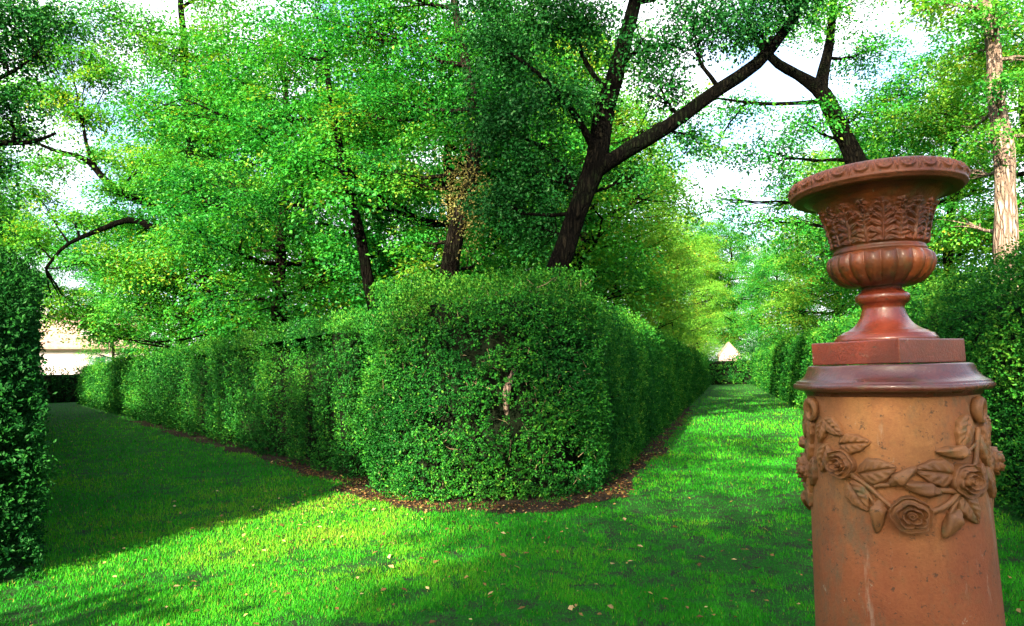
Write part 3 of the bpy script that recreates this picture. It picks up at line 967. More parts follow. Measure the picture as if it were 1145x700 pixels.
WT = [ # x, y, kind, scale, rotation, label
    (-6.8, 20.0, 0, .95, 10, 'leafy tree over the left walk hedge, right of the spreading tree'),
    (-1.6, 18.2, 2, 1.0, 80, 'low leafy tree filling the gap left of the leaning oak trunk'),
    (1.9, 20.5, 3, .95, 200, 'bright leafy tree showing right behind the leaning oak trunk'),
    (-11.3, 27.5, 0, 1.05, 130, 'leafy tree behind the clipped hedge, just right of the spreading tree trunk'),
    (-5.5, 28.0, 2, 1.15, 300, 'deeper leafy tree seen between the slim trunk and the spreading tree'),
    (.4, 27.0, 0, 1.2, 20, 'leafy tree deep in the wood between the ivy clad trunk and the oak'),
    (3.0, 27.5, 4, 1.0, 170, 'yellow green tree over the shaded hedge, right of the oak trunk'),
    (-15.5, 35.0, 1, 1.25, 60, 'light tree over the far part of the left walk hedge'),
    (-8.0, 37.0, 3, 1.3, 220, 'tall light tree deep in the wood behind the left walk hedge'),
    (.0, 38.0, 1, 1.4, 330, 'tallest light tree deep in the wood behind the oak'),
    (5.7, 36.5, 4, 1.1, 95, 'yellow green tree over the middle of the shaded hedge'),
    (-21.5, 43.5, 2, 1.5, 140, 'bushy tree at the far end of the left walk, beside the house'),
    (8.5, 47.3, 4, 1.15, 250, 'yellow green tree over the far end of the shaded hedge'),
    (2.5, 49.0, 2, 1.4, 45, 'tall tree far back behind the yellow green trees'),
    (14.6, 22.5, 0, .95, 15, 'leafy tree over the right hedge, left of the pale trunk'),
    (17.0, 29.5, 2, 1.0, 110, 'leafy tree over the right hedge, left of the forked trunk'),
    (14.2, 18.0, 4, .82, 210, 'yellow green tree behind the pale trunk at the right edge'),
    (17.9, 36.8, 4, 1.0, 300, 'yellow green tree over the far half of the right hedge'),
    (22.4, 43.0, 0, 1.2, 70, 'tall leafy tree behind the far half of the right hedge'),
    (21.6, 50.5, 2, .95, 160, 'leafy tree at the far end of the right hedge'),
    (27.0, 99.0, 4, 1.5, 20, 'yellow green tree behind the far end hedge, left of the pink gable'),
    (17.2, 69.0, 4, 1.0, 300, 'yellow green tree behind the left end of the far end hedge'),
    (24.5, 108.0, 2, 2.0, 80, 'broad tree farthest back beyond the far end hedge'),
    (35.0, 96.0, 2, 1.5, 190, 'broad pale tree behind the pink gable, on its right'),
    (30.5, 112.0, 0, 2.1, 130, 'tall tree farthest back right above the pink gable'),
    (28.6, 73.0, 0, 1.15, 120, 'big leafy tree behind the far end hedge, right of the pink gable'),
    (33.5, 104.0, 3, 1.8, 240, 'pale green tree far behind the pink gable'),
    (-35.9, 61.0, 0, .72, 200, 'leafy tree hiding the right side of the white house'),
    (-21.4, 24.0, 3, 1.0, 100, 'light leafy tree behind the near left hedge'),
    (-58.0, 96.0, 2, 2.1, 10, 'big tree standing behind the white house'),
    (-68.0, 93.0, 0, 2.1, 320, 'leafy tree behind the left side of the white house'),
    (-33.4, 40.0, 3, 1.2, 150, 'pale tree beyond the near left hedge, above its far end'),
    (-37.5, 45.0, 0, 1.1, 50, 'leafy tree beyond the near left hedge, leaning over the far walk'),
]
protos = {}
for (x, y, k, sc, rz, lab) in WT:
    if k not in protos:
        protos[k] = o = wood_tree(k, lab)
    else:
        o = copy_tree(protos[k])
        o['label'] = lab
    o.location = (x, y, 0)
    o.scale = (sc, sc, sc)
    o.rotation_euler = (0, 0, rad(rz))

# unseen wood added behind the viewer, its crowns placed to shade the crossing
SA = np.array([-math.sin(SUN_AZ), -math.cos(SUN_AZ)])          # away from the sun
SQ = np.array([SA[1], -SA[0]])                                  # to the right of that


def pq(p, q, z):
    v = SA * p + SQ * q
    return np.array([v[0], v[1], z])


bl = []
rng = np.random.default_rng(4)


def shade_grove(qs, zs, p0, pj, r0, r1, n_):
    for q in qs:
        for z in zs:
            bl.append((pq(p0 + rng.normal(0, pj), q + rng.normal(0, .3), z + rng.normal(0, .35)), rng.uniform(r0, r1), rng.uniform(.8, 1.1), n_))


shade_grove(np.arange(-2.2, 17, 1.7), np.arange(3.2, 10.4, 1.6), -13, 1.1, 1.0, 1.3, 25)        # placed to shade the right half of the crossing
shade_grove(np.arange(1.6, 4.6, 1.2), np.arange(10.5, 13.4, 1.3), -13, .8, 1.0, 1.3, 40)
shade_grove(np.arange(-1.6, 2.6, .9), np.arange(5.2, 10.2, 1.1), -14.5, .8, .9, 1.1, 46)        # placed to shade the urn
shade_grove(np.arange(-4.3, -1.2, 1.0), np.arange(10.9, 13.2, 1.0), -13, .5, .8, 1.0, 17)       # placed to shade the corner bush
shade_grove(np.arange(-6.6, -2.6, 1.4), np.arange(14.6, 19.5, 1.6), -13, .8, 1.1, 1.4, 36)      # high crown that shades the oak
shade_grove(np.arange(-10.0, -6.6, 1.2), np.arange(4.5, 12.0, 1.4), -13, .6, .9, 1.1, 40)       # left of the opening
shade_grove(np.arange(-24, -8.6, 1.8), np.arange(2.6, 13.0, 1.8), -6.5, .8, 1.1, 1.4, 36)
shade_grove(np.arange(-6.5, 3, 1.0), (.8, 1.7, 2.4), -3.9, .2, .6, .75, 22)  # low row added to shade the nearest grass
trs = [([pq(-13, q, 0), pq(-13, q + .2, 4), pq(-13.3, q, 11)], [.3, .25, .06]) for q in (0.8, 6, 12)] + [([pq(-6.5, q, 0), pq(-6.5, q, 4), pq(-6.5, q, 8)], [.2, .16, .05]) for q in (-9.5, -16, -22)]
trs.append(([pq(-13, -8.2, 0), pq(-13, -8.2, 9), pq(-13, -6.6, 14), pq(-13, -4, 18.5)], [.3, .24, .16, .06]))
gv = tree('woodland', None, pq(-13, .5, 0), trs, bl, 71, M['tree'], M['bark'], leaf=.14, per=26, spray=.6, flat=.25, twig_n=4)  # added shade caster, never in view
del gv['category']
gv['kind'] = 'stuff'

# dark yew beyond the far end hedge
bl = [((24.0 + dx, 66.5, z), 1.7, 1.1, 60) for dx, z in ((-.8, 2.6), (1.2, 2.8), (0.2, 3.7), (2.6, 2.7), (-1.9, 2.0))]
tree('yew_tree', 'low dark yew behind the far end hedge beside the right hedge', (24.2, 66.5), [([(24.2, 66.5, 0), (24.2, 66.5, 1.5), (24.3, 66.5, 3.6)], [.2, .16, .05])], bl, 88, M['yew'], M['bark_dark'],
     leaf=.12, per=30, spray=.5, flat=.4, jitter=.9)


# ------------------------------------------------------------------ far buildings
M['plaster'] = simple_mat('pale_plaster', (.30, .25, .24), (.40, .35, .34), 1.5, .9, .01)
M['pink'] = simple_mat('pink_plaster', (.40, .24, .25), (.50, .33, .34), 1.5, .9, .01)


def roof_mat():
    mt, t, out = nodes_of('clay_roof_tiles')
    wv = t.nodes.new('ShaderNodeTexWave')
    wv.inputs['Scale'].default_value = 2.2
    wv.inputs['Distortion'].default_value = .6
    c = t.nodes.new('ShaderNodeTexCoord')
    t.links.new(c.outputs['Object'], wv.inputs[0])
    n = texn(t, 3.5, 5)
    col = ramp(t, n, [(.3, (.19, .12, .09)), (.7, (.31, .22, .175))])
    principled(t, out, col, .9, .2, wv.outputs['Fac'], .05)
    return mt


M['roof'] = roof_mat()
M['glass'] = simple_mat('window_glass', (.02, .03, .05), (.04, .06, .09), 1, .12, .0, spec=.6)
M['shutter'] = simple_mat('blue_grey_shutter', (.14, .18, .22), (.2, .24, .28), 8, .7, .004)
M['wood'] = simple_mat('dark_eave_wood', (.06, .04, .03), (.1, .07, .05), 8, .8, .004)


def prism(mb, prof, y0, y1):
    n = len(prof)
    V = [(x, y0, z) for x, z in prof] + [(x, y1, z) for x, z in prof]
    mb.add(V, [tuple(range(n)), tuple(range(2 * n - 1, n - 1, -1))] + [((i + 1) % n, i, n + i, n + (i + 1) % n) for i in range(n)])


def win(root, x, z, wd, h, y, shut=True):
    f = MB()
    for (a, b, c, d) in ((-wd / 2 - .08, -wd / 2, 0, h), (wd / 2, wd / 2 + .08, 0, h), (-wd / 2 - .08, wd / 2 + .08, h, h + .1), (-wd / 2 - .15, wd / 2 + .15, -.1, 0), (-.03, .03, 0, h)):
        f.box(x + a, x + b, y - .07, y + .02, z + c, z + d)
    fo = f.build('window', M['plaster'], root)
    p = MB()
    p.box(x - wd / 2, x + wd / 2, y - .03, y + .01, z, z + h)
    p.build('pane', M['glass'], fo)
    if shut:
        for s_ in (-1, 1):
            q = MB()
            xx = x + s_ * (wd / 2 + .1 + wd / 4)
            q.box(xx - wd / 4, xx + wd / 4, y - .09, y - .03, z, z + h)
            for k in range(9):
                q.box(xx - wd / 4 + .05, xx + wd / 4 - .05, y - .11, y - .09, z + .1 + k * (h - .2) / 9, z + .1 + (k + .55) * (h - .2) / 9)
            q.build('shutter', M['shutter'], fo)


hs = thing('white_house', 'pale house with tiled roof and dormer beyond the left walk', 'house', (-48.5, 75.0, 0))
hs.rotation_euler = (0, 0, rad(28))
mb = MB()
mb.box(-7, 7, 0, 9, 0, 5.3)
mb.build('wall', M['plaster'], hs)
mb = MB()
prism(mb, [(-.6, 5.25), (4.5, 9.3), (9.6, 5.25), (9.6, 5.5), (4.5, 9.6), (-.6, 5.5)], -7.5, 7.5)
o = mb.build('roof', M['roof'], hs)
o.rotation_euler = (0, 0, rad(90))
o.location = (0, 0, 0)
o.scale = (1, -1, 1)
mb = MB()
mb.box(-7.5, 7.5, -.5, .0, 5.1, 5.24)
mb.build('eave', M['wood'], hs)
dm = MB()
dm.box(.5, 3.7, .9, 5.2, 5.6, 7.7)
d_o = dm.build('dormer', M['plaster'], hs)
dm = MB()
prism(dm, [(.2, 7.7), (2.1, 8.9), (4.0, 7.7), (4.0, 7.9), (2.1, 9.1), (.2, 7.9)], .5, 6)
dm.build('dormer_roof', M['roof'], d_o)
win(hs, 2.1, 6.2, .9, 1.2, .88, False)
for xx in (-5.4, 2.6, 5.6):
    win(hs, xx, 2.7, 1.0, 1.7, -.01)
    win(hs, xx, .5, 1.0, 1.6, -.01)
mb = MB()
mb.box(-3.6, -2.9, 3.2, 3.9, 7.5, 10.2)
mb.box(-3.7, -2.8, 3.1, 4.0, 10.2, 10.35)
mb.build('chimney', M['plaster'], o.parent)

gh = thing('pink_house', 'pink gabled house glimpsed above the far end hedge', 'house', (28.6, 90.0, 0))
gh.scale = (.62, .7, .92)
gh.rotation_euler = (0, 0, rad(-14))
mb = MB()
prism(mb, [(-2.2, 0), (2.2, 0), (2.2, 3.4), (0, 5.2), (-2.2, 3.4)], 0, 7)
mb.build('wall', M['pink'], gh)
mb = MB()
prism(mb, [(-2.5, 3.2), (0, 5.22), (2.5, 3.2), (2.5, 3.4), (0, 5.45), (-2.5, 3.4)], -.3, 7.3)
mb.build('roof', M['roof'], gh)
win(gh, 0, 1.4, .8, 1.2, -.01, False)


# ------------------------------------------------------------------ terracotta
def terracotta(name, c_lo, c_mid, c_hi, rough=.75, stain=None, moss=.0, coat=0, streak=False, bd=.004, spec=.35, scale=9.):
    mt, t, out = nodes_of(name)
    n1 = texn(t, scale, 7, .65)
    n2 = texn(t, 3.2, 4, .6)
    fine = texn(t, 120, 4, .7)
    col = ramp(t, n1, [(.28, c_lo), (.5, c_mid), (.75, c_hi)])
    if stain:
        st = texn(t, 3.4, 5, .6, stretch=(1.6, 1.6, .28)) if streak else n2
        col = mixc(t, ramp(t, st, [(.44, (0, 0, 0)), (.66, (.8, .8, .8))]), col, stain)
    if streak:
        sx = t.nodes.new('ShaderNodeSeparateXYZ')
        tc = t.nodes.new('ShaderNodeTexCoord')
        t.links.new(tc.outputs['Object'], sx.inputs[0])
        ad = t.nodes.new('ShaderNodeMath')
        ad.operation = 'MULTIPLY_ADD'
        ad.inputs[1].default_value = .55
        t.links.new(texn(t, 4.5, 5, .65, stretch=(1, 1, .5)), ad.inputs[0])
        t.links.new(sx.outputs[2], ad.inputs[2])
        hf = t.nodes.new('ShaderNodeMath')
        hf.operation = 'MULTIPLY'
        hf.inputs[1].default_value = .5
        t.links.new(ad.outputs[0], hf.inputs[0])
        col = mixc(t, ramp(t, hf.outputs[0], [(1.18 / 2, (.75, .75, .75)), (1.42 / 2, (0, 0, 0))]), col, (.20, .050, .018))
        gr = texn(t, 7.5, 9, .78, stretch=(1, 1, .5))
        col = mixc(t, ramp(t, gr, [(.52, (0, 0, 0)), (.64, (.65, .65, .65))]), col, (.10, .085, .05))
        wh = texn(t, 7.0, 6, .7, stretch=(1.5, 1.5, .3))
        col = mixc(t, ramp(t, wh, [(.62, (0, 0, 0)), (.74, (.55, .55, .55))]), col, (.42, .36, .27))
    if moss:
        ms = texn(t, 16, 6, .7)
        col = mixc(t, ramp(t, ms, [(.56, (0, 0, 0)), (.68, (moss, moss, moss))]), col, (.06, .09, .035))
    col = mixc(t, ramp(t, fine, [(.35, (.35, .35, .35)), (.65, (0, 0, 0))]), col, mixc(t, 1.0, col, (.55, .5, .5), 'MULTIPLY'))
    pit = texn(t, 55, 3, .8)
    col = mixc(t, ramp(t, pit, [(.60, (0, 0, 0)), (.68, (.75, .75, .75))]), col, (.045, .030, .018))
    lich = texn(t, 24, 8, .8)
    col = mixc(t, ramp(t, lich, [(.63, (0, 0, 0)), (.68, (.5, .5, .5))]), col, (.34, .33, .25))
    rgh = rough
    if coat:
        rgh = ramp(t, n2, [(.35, (rough,) * 3), (.65, (min(1, rough + .3),) * 3)])
    bh = mixc(t, .6, n1, fine)
    principled(t, out, col, rgh, spec, bh, bd, .8, coat)
    return mt


M['shaft'] = terracotta('terracotta_shaft', (.21, .082, .028), (.31, .130, .044), (.40, .18, .066), .82, (.24, .075, .032), .18, 0, True)
M['relief'] = terracotta('terracotta_relief', (.13, .046, .016), (.23, .092, .030), (.36, .155, .054), .55, (.10, .045, .02), .55)
M['cap'] = terracotta('glazed_terracotta_cap', (.075, .017, .010), (.13, .030, .018), (.19, .060, .036), .15, (.10, .035, .03), .35, .55)
M['urn'] = terracotta('weathered_terracotta', (.065, .012, .004), (.18, .038, .009), (.33, .080, .017), .26, (.045, .018, .006), .4, .2, scale=14)
M['urn_foot'] = terracotta('glazed_red_terracotta', (.11, .016, .007), (.17, .026, .011), (.24, .042, .018), .13, (.10, .02, .009), .12, .45)
M['rim'] = terracotta('dry_terracotta_rim', (.15, .040, .015), (.24, .070, .027), (.34, .115, .05), .5, (.12, .034, .020), .15)

AX, AY = 1.128, 2.06
THC = math.atan2(-AY, -AX)


def lathe(prof, nth=128, dispf=None, sub=None):
    prof = np.array(prof, float)
    if sub:
        s = np.r_[0, np.cumsum(np.linalg.norm(np.diff(prof, axis=0), axis=1))]
        u = np.linspace(0, s[-1], sub)
        prof = np.stack([np.interp(u, s, prof[:, 0]), np.interp(u, s, prof[:, 1])], 1)
        k = np.array([.25, .5, .25])
        q = prof.copy()
        for i in range(2):
            q[1:-1, i] = np.convolve(prof[:, i], k, 'valid')
        prof = q
    th = np.arange(nth) * 2 * np.pi / nth
    T, Rr = np.meshgrid(th, prof[:, 0], indexing='ij')
    Z = np.tile(prof[:, 1], (nth, 1))
    if dispf is not None:
        dR, dZ = dispf(T, Rr, Z)
        Rr, Z = Rr + dR, Z + dZ
    return np.stack([Rr * np.cos(T), Rr * np.sin(T), Z], -1)


def bez(p0, p1, p2, n=8):
    t = np.linspace(0, 1, n)[:, None]
    return [tuple(v) for v in (np.array(p0) * (1 - t) ** 2 + 2 * np.array(p1) * t * (1 - t) + np.array(p2) * t * t)]


def shaftR(z):
    return .2275 + (1.36 - z) * .021


ped = thing('column_pedestal', 'round terracotta column pedestal with rose garland, standing on the lawn under the urn', 'pedestal', (AX, AY, 0))
mb = MB()
mb.grid(lathe([(shaftR(z), z) for z in np.linspace(.12, 1.374, 40)], 160), closed_u=True)
mb.build('shaft', M['shaft'], ped, True)
mb = MB()
pf = [(0.0, 0.0), (.33, 0.0), (.33, .07)] + bez((.325, .072), (.345, .10), (.31, .118), 6) + [(.285, .124), (.275, .14), (.256, .15), (.24, .15)]
mb.grid(lathe(pf, 120), closed_u=True)
mb.build('base_moulding', M['shaft'], ped, True)
mb = MB()
pf = [(.20, 1.362), (.232, 1.364)] + bez((.236, 1.372), (.240, 1.380), (.252, 1.380), 5) + bez((.256, 1.378), (.2695, 1.382), (.264, 1.396), 7) + [(.262, 1.3975), (.2585, 1.398), (.2575, 1.402)] \
    + bez((.256, 1.404), (.232, 1.412), (.222, 1.440), 10) + bez((.221, 1.444), (.219, 1.452), (.212, 1.452), 5) + [(.0, 1.452)]
mb.grid(lathe(pf, 160, lambda T, R_, Z: (.0012 * np.sin(3 * T + Z * 60) * (R_ > .1), .0010 * np.sin(5 * T) * (R_ > .1))), closed_u=True)
mb.build('cap', M['cap'], ped, True)


def wrap(dth, z, rot, A, B, Hh):
    """local offsets (right a, up b, out h) -> on the curved shaft, in pedestal space"""
    c, s = math.cos(rot), math.sin(rot)
    a, b = A * c - B * s, A * s + B * c
    zz = z + b
    R_ = shaftR(zz)
    th = THC + dth + a / .232
    return np.stack([(R_ + Hh) * np.cos(th), (R_ + Hh) * np.sin(th), zz], -1)


def rose(dth, z, r, seed=0, hh=.034):
    n, k = 90, 48
    th = np.linspace(0, 2 * np.pi, n, endpoint=False)
    rr = np.linspace(0, 1, k)
    T, Rr = np.meshgrid(th, rr, indexing='ij')
    h = hh * (.30 + .30 * np.sqrt(np.maximum(0, 1 - (Rr * .95) ** 2)))
    outl = 1 + .10 * np.abs(np.cos(2.5 * T + seed)) - .05
    # three rings of overlapping petals with raised lips, then a coiled heart
    for k_, (r0, r1, npet, amp) in enumerate(((.60, 1.0, 5, .40), (.36, .66, 5, .52), (.16, .42, 4, .50))):
        ph = (T + seed + k_ * .7) * npet / (2 * np.pi)
        f = ph % 1.0
        rim_ = r1 - .10 * (r1 - r0) + .10 * (np.sin(np.pi * f) - .5) * (r1 - r0) * 2
        u = (Rr - r0) / (rim_ - r0)
        lip = np.clip(u, 0, 1) ** 1.7 * np.clip((1.12 - u) / .12, 0, 1)
        lip = lip * (.62 + .38 * np.clip(f / .25, 0, 1)) * (1 - .35 * np.exp(-((f - 1) / .06) ** 2))
        h = np.maximum(h, hh * (.34 + .22 * (2 - k_) * 0 + amp * lip + .10 * k_) * (lip > 0.02))
    coil = (Rr * 9 - T / (2 * np.pi)) % 1.0
    h = np.where(Rr < .20, hh * (.72 + .22 * np.sin(np.pi * coil)), h)
    edge = np.clip((1 - Rr) / .06, 0, 1)
    h = h * edge - .004 * (1 - edge)
    h = h * 1.15
    A, B = Rr * r * outl * np.cos(T), Rr * r * outl * np.sin(T)
    mb = MB()
    mb.grid(wrap(dth, z, 0, A, B, h), closed_u=True)
    return mb.build('rose', M['relief'], ped, True)


def rleaf(dth, z, ang, L, W, hh=.016, name='leaf', seed=0):
    """leaf from its base outwards along ang (0 = right, 90 = up)"""
    nu, nv = 40, 25
    u = np.linspace(0, 1, nu)
    v = np.linspace(-1, 1, nv)
    U, V = np.meshgrid(u, v, indexing='ij')
    wprof = np.sin(np.pi * np.clip(U, 0.0, 1) ** .8) ** .75 * (1 - .15 * U)
    wprof = np.maximum(wprof, .03)
    A = (U - .5) * L + 0.0 * V
    B = V * wprof * W * .5 * (1 + .05 * np.sin(U * 22 + seed))
    h = hh * (1 - np.abs(V) ** 2.6) ** .5 * np.sin(np.pi * (.08 + .84 * U)) ** .5
    h = h * (.7 + .3 * np.abs(V) ** .5) - hh * .33 * np.exp(-(V / .09) ** 2) * (U < .93)
    vein = np.sin((U - np.abs(V) * .28) * 2 * np.pi * 5)
    h = h + .0016 * vein * (1 - np.abs(V)) * (np.abs(V) > .1) + hh * .22 * np.clip((np.abs(V) - .6) / .3, 0, 1) * np.sin(np.pi * U)
    h = h * 1.22
    h[:, 0] = -.004
    h[:, -1] = -.004
    h[0] = np.minimum(h[0], .004)
    h[-1] = -.003
    mb = MB()
    mb.grid(wrap(dth, z, rad(ang), A, B, h))
    return mb.build(name, M['relief'], ped, True)


def bud(dth, z, ang, L, W, hh=.022):
    nu, nv = 26, 28
    U, T = np.meshgrid(np.linspace(0, 1, nu), np.linspace(0, 2 * np.pi, nv, endpoint=False), indexing='ij')
    cup = .62 * np.sin(np.pi * np.clip(U / .42, 0, 1)) ** .7
    body_ = np.clip((U - .16) / .10, 0, 1) ** .6 * np.clip((1 - U) / .62, 0, 1) ** .55 * .92
    prof = np.maximum(np.maximum(cup, body_), .04)
    prof = prof * (1 + .10 * np.cos(4 * T + U * 7.0) * (U > .3) + .08 * np.cos(5 * T) * (U <= .3))
    prof = prof * np.clip((1 - U) / .05, .15, 1)
    A = (U - .5) * L
    B = prof * W * .5 * np.cos(T)
    h = hh * .45 + prof * hh * 1.0 * np.sin(T)
    mb = MB()
    mb.grid(wrap(dth, z, rad(ang), A, B, h), closed_v=True)
    return mb.build('rose_bud', M['relief'], ped, True)


def stem(pts, r=.007, name='stem'):
    """pts: (degrees, z)"""
    p = np.array(pts, float)
    t = np.linspace(0, 1, 18)
    k = np.linspace(0, 1, len(p))
    dth = np.interp(t, k, p[:, 0])
    zz = np.interp(t, k, p[:, 1])
    ker = np.ones(5) / 5
    for arr in (dth, zz):
        e = np.r_[[arr[0]] * 2, arr, [arr[-1]] * 2]
        arr[1:-1] = np.convolve(e, ker, 'valid')[1:-1]
    R_ = shaftR(zz) + r * .9
    P = np.stack([R_ * np.cos(THC + np.radians(dth)), R_ * np.sin(THC + np.radians(dth)), zz], 1)
    mb = MB()
    mb.tube(P, np.linspace(r, r * .75, 18), 10, True, .12, int(abs(p[0, 0]) * 7))
    return mb.build(name, M['relief'], ped, True)


def ring(dth, z):
    t = np.linspace(0, 2 * np.pi, 32, endpoint=False)
    u = np.linspace(0, 2 * np.pi, 14, endpoint=False)
    T, U = np.meshgrid(t, u, indexing='ij')
    rx, rz, tr = .020, .027, .0105 * (1 + .3 * np.cos(T - 2.4))
    A = (rx + tr * np.cos(U)) * np.cos(T)
    B = (rz + tr * np.cos(U)) * np.sin(T)
    h = .012 + tr * 1.15 * np.sin(U)
    mb = MB()
    mb.grid(wrap(dth, z, 0, A, B, h), closed_u=True, closed_v=True)
    return mb.build('ring', M['relief'], ped, True)


def swag():
    r_ = rad
    parts = []
    add = parts.append
    add(ring(r_(-59), 1.322))
    add(rleaf(r_(-49.5), 1.262, 250, .075, .046))
    add(rleaf(r_(-38.5), 1.278, 325, .078, .050))
    add(rleaf(r_(-23.5), 1.236, 8, .090, .062))
    add(rleaf(r_(-48), 1.185, 250, .090, .062))
    add(rose(r_(-33), 1.176, .040, 0))
    add(rleaf(r_(-10.3), 1.166, 14, .098, .078))
    add(rleaf(r_(-22.8), 1.094, 302, .092, .068))
    add(stem([(-27, 1.15), (-16, 1.125), (-5, 1.078), (1, 1.06)], .0075))
    add(stem([(-24, 1.145), (-16, 1.10), (-12, 1.07)], .006))
    add(stem([(-12, 1.125), (-4, 1.130), (1, 1.143)], .007))
    add(bud(r_(-11), 1.045, 262, .092, .042))
    add(bud(r_(4.6), 1.155, 38, .085, .040))
    add(rose(r_(7.2), 1.056, .047, 2, .040))
    add(bud(r_(14), 1.125, 165, .098, .044))
    add(rleaf(r_(24), 1.166, 172, .108, .080))
    add(rose(r_(43.2), 1.142, .046, 4))
    add(rleaf(r_(57.5), 1.140, 75, .092, .052))
    add(rleaf(r_(44.6), 1.068, 298, .092, .066))
    add(bud(r_(30), 1.034, 236, .088, .046))
    add(stem([(17, 1.063), (27, 1.075), (36, 1.105), (37, 1.118), (25, 1.118), (18, 1.125)], .009))
    add(stem([(30, 1.055), (34, 1.085), (40, 1.11)], .006))
    add(bud(r_(36), 1.218, 176, .100, .042))
    add(stem([(60, 1.275), (57, 1.24), (53.5, 1.185), (48, 1.17)], .0075))
    add(stem([(40, 1.216), (48, 1.218), (56, 1.235)], .006))
    add(rleaf(r_(46), 1.270, 244, .098, .062))
    return parts


base_parts = swag()
for sgn in (1, -1):
    for p in base_parts:
        c = p.copy()
        COL.objects.link(c)
        c.parent = ped
        c.rotation_euler = (0, 0, sgn * rad(122))
# leaves hanging straight under the rings
for dth, z, a in ((-70, 1.20, 262), (-72, 1.115, 275), (-66, 1.262, 275), (66, 1.212, 285), (70, 1.255, 262), (71, 1.13, 280)):
    rleaf(rad(dth), z, a, .095, .05)

# ---- urn
urn = thing('garden_urn', 'brown terracotta garden urn with wide rim standing on the column pedestal', 'urn', (AX, AY, 1.4535))
Z0 = 1.4535


def place(o):
    o.location = (0, 0, -Z0)
    return o


import bmesh
bm = bmesh.new()
bmesh.ops.create_cube(bm, size=1.0)
for v in bm.verts:
    v.co = Vector((v.co.x * .292, v.co.y * .292, v.co.z * .068))
bmesh.ops.rotate(bm, verts=bm.verts, cent=(0, 0, 0), matrix=Matrix.Rotation(THC + rad(9) + math.pi / 4, 3, 'Z'))
bmesh.ops.bevel(bm, geom=list(bm.edges), offset=.004, segments=3, affect='EDGES', profile=.6)
me = bpy.data.meshes.new('plinth')
bm.to_mesh(me)
bm.free()
for p in me.polygons:
    p.use_smooth = False
link('plinth', me, M['urn_foot'], urn, (0, 0, 1.4545 + .034 - Z0))

pf = [(.0, 1.521), (.139, 1.521), (.141, 1.526), (.137, 1.533), (.133, 1.536), (.131, 1.542), (.123, 1.545), (.117, 1.549)] + bez((.115, 1.551), (.070, 1.566), (.060, 1.612), 14) + [(.058, 1.618), (.0575, 1.625), (.061, 1.630)] \
    + bez((.063, 1.634), (.0735, 1.640), (.075, 1.652), 6) + bez((.075, 1.655), (.075, 1.664), (.066, 1.668), 5) + [(.060, 1.672), (.055, 1.680), (.056, 1.690)]
mb = MB()
mb.grid(lathe(pf, 120), closed_u=True)
place(mb.build('foot', M['urn_foot'], urn, True))

NL_ = 20
pf = [(.05, 1.687), (.066, 1.6865)] + bez((.07, 1.687), (.105, 1.689), (.128, 1.714), 10) + bez((.130, 1.717), (.151, 1.742), (.146, 1.766), 10) + bez((.1455, 1.768), (.143, 1.782), (.131, 1.788), 7) + [(.124, 1.790), (.118, 1.789)]
mb = MB()


def gad(T, R_, Z):
    f = np.clip((R_ - .066) / .05, 0, 1)
    lobe = np.abs(np.cos(T * NL_ / 2)) ** .7
    return (lobe - .75) * .011 * f * np.clip((1.790 - Z) / .014, 0, 1), 0 * Z


mb.grid(lathe(pf, NL_ * 18, gad, 70), closed_u=True)
place(mb.build('lobed_bowl', M['urn'], urn, True))

# body with acanthus relief
pf = [(.112, 1.786), (.127, 1.787), (.1295, 1.792), (.129, 1.797), (.1255, 1.800), (.1245, 1.806)] + bez((.1245, 1.808), (.131, 1.86), (.143, 1.90), 12) + bez((.144, 1.903), (.156, 1.935), (.176, 1.952), 10) + bez((.178, 1.954), (.200, 1.966), (.212, 1.968), 6)
NA = 9


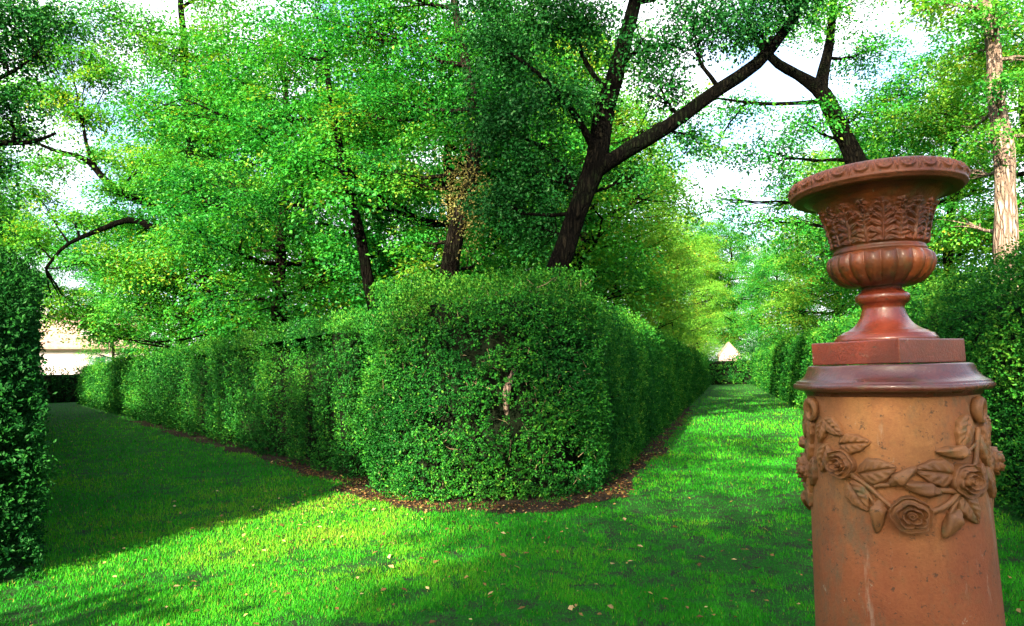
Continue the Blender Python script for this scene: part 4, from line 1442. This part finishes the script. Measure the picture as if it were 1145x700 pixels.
def acanth(T, R_, Z):
    inside = np.clip((Z - 1.806) / .006, 0, 1) * np.clip((1.945 - Z) / .008, 0, 1)
    nzp = np.stack([np.cos(T) * R_, np.sin(T) * R_, Z], -1).reshape(-1, 3)
    wx = (noise(nzp, 28, 15) * .0035).reshape(T.shape)
    wz = (noise(nzp, 28, 16) * .004).reshape(T.shape)
    cell = 2 * np.pi / NA
    d = 0 * T
    for offs, hgt, sc, amp in ((0., .125, 1.0, .0135), (.5, .088, .74, .0105)):
        ph = ((T / cell + offs + .31) % 1.0 - .5) * cell
        a = ph * R_ * .9 + wx
        b = Z - 1.806 + wz
        d = np.maximum(d, amp * .8 * np.exp(-(a / (.0045 * sc)) ** 2) * (b < hgt))
        body = np.exp(-(a / (.017 * sc)) ** 4) * np.clip((hgt - b) / .02, 0, 1)
        d = np.maximum(d, amp * .35 * body)
        for k in range(6):
            vb = hgt * (.02 + .155 * k)
            ln = sc * (.030, .034, .035, .031, .025, .017)[k]
            for sg in (-1, 1):
                an = rad(28 + 9 * k)
                ux, uz = math.cos(an), math.sin(an)
                la = (a * sg) * ux + (b - vb) * uz
                lb = -(a * sg) * uz + (b - vb) * ux + (la / ln) ** 2 * .006
                u = la / ln
                wdt = .0068 * sc * np.sqrt(np.clip(1 - (u * 2 - 1.05) ** 2 * .8, .02, 1))
                h = np.exp(-(lb / wdt) ** 2) * np.clip(u / .15, 0, 1) * np.clip((1.05 - u) / .12, 0, 1)
                h = h * (.55 + .55 * u)
                d = np.maximum(d, amp * h * (1 - .35 * np.exp(-(lb / .0016) ** 2)))
    for offs, zc, rr in ((.5, .112, .012), (.27, .088, .008), (.73, .088, .008), (.5, .048 + .05, .007)):
        ph = ((T / cell + offs + .31) % 1.0 - .5) * cell
        a, b = ph * R_ + wx, Z - 1.806 - zc + wz
        r = np.hypot(a, b) / rr
        d = np.maximum(d, .0105 * np.exp(-r ** 4) * (.6 + .4 * np.cos(5 * np.arctan2(b, a))) * (1 - .5 * np.exp(-(r / .3) ** 2)))
    nz = (noise(nzp, 70, 5) * .0010 + noise(nzp, 160, 6) * .0008).reshape(T.shape)
    return (d + nz) * inside, 0 * Z


mb = MB()
mb.grid(lathe(pf, 720, acanth, 150), closed_u=True)
place(mb.build('body', M['urn'], urn, True))

NE = 26
pf = [(.196, 1.9655), (.222, 1.9655), (.2305, 1.9675)] + bez((.232, 1.968), (.2475, 1.985), (.240, 2.004), 16) + bez((.2395, 2.005), (.234, 2.024), (.218, 2.027), 12) + bez((.216, 2.0275), (.200, 2.026), (.194, 2.010), 6) + bez((.194, 2.008), (.16, 1.96), (.13, 1.90), 10) + [(.10, 1.84), (.0, 1.84)]


def eggdart(T, R_, Z):
    ph = ((T - THC) * NE / (2 * np.pi)) % 1.0 - .5
    x = ph * .0575
    y = (Z - 2.012)
    on = (R_ > .222) & (Z > 1.968)
    r = np.hypot(x, y * 1.05)
    arc = np.exp(-((r - .0175) / .0042) ** 2) * (y < .008)
    egg = np.exp(-(r / .010) ** 2) * .8
    dart = np.exp(-((np.abs(x) - .0287) / .0035) ** 2 - ((y + .010) / .012) ** 2)
    bead = np.exp(-((Z - 1.979) / .004) ** 2) * .5
    return (np.maximum(np.maximum(arc, egg), dart) + bead) * .0065 * on, 0 * Z


mb = MB()
mb.grid(lathe(pf, NE * 30, eggdart, 170), closed_u=True)
place(mb.build('rim', M['rim'], urn, True))
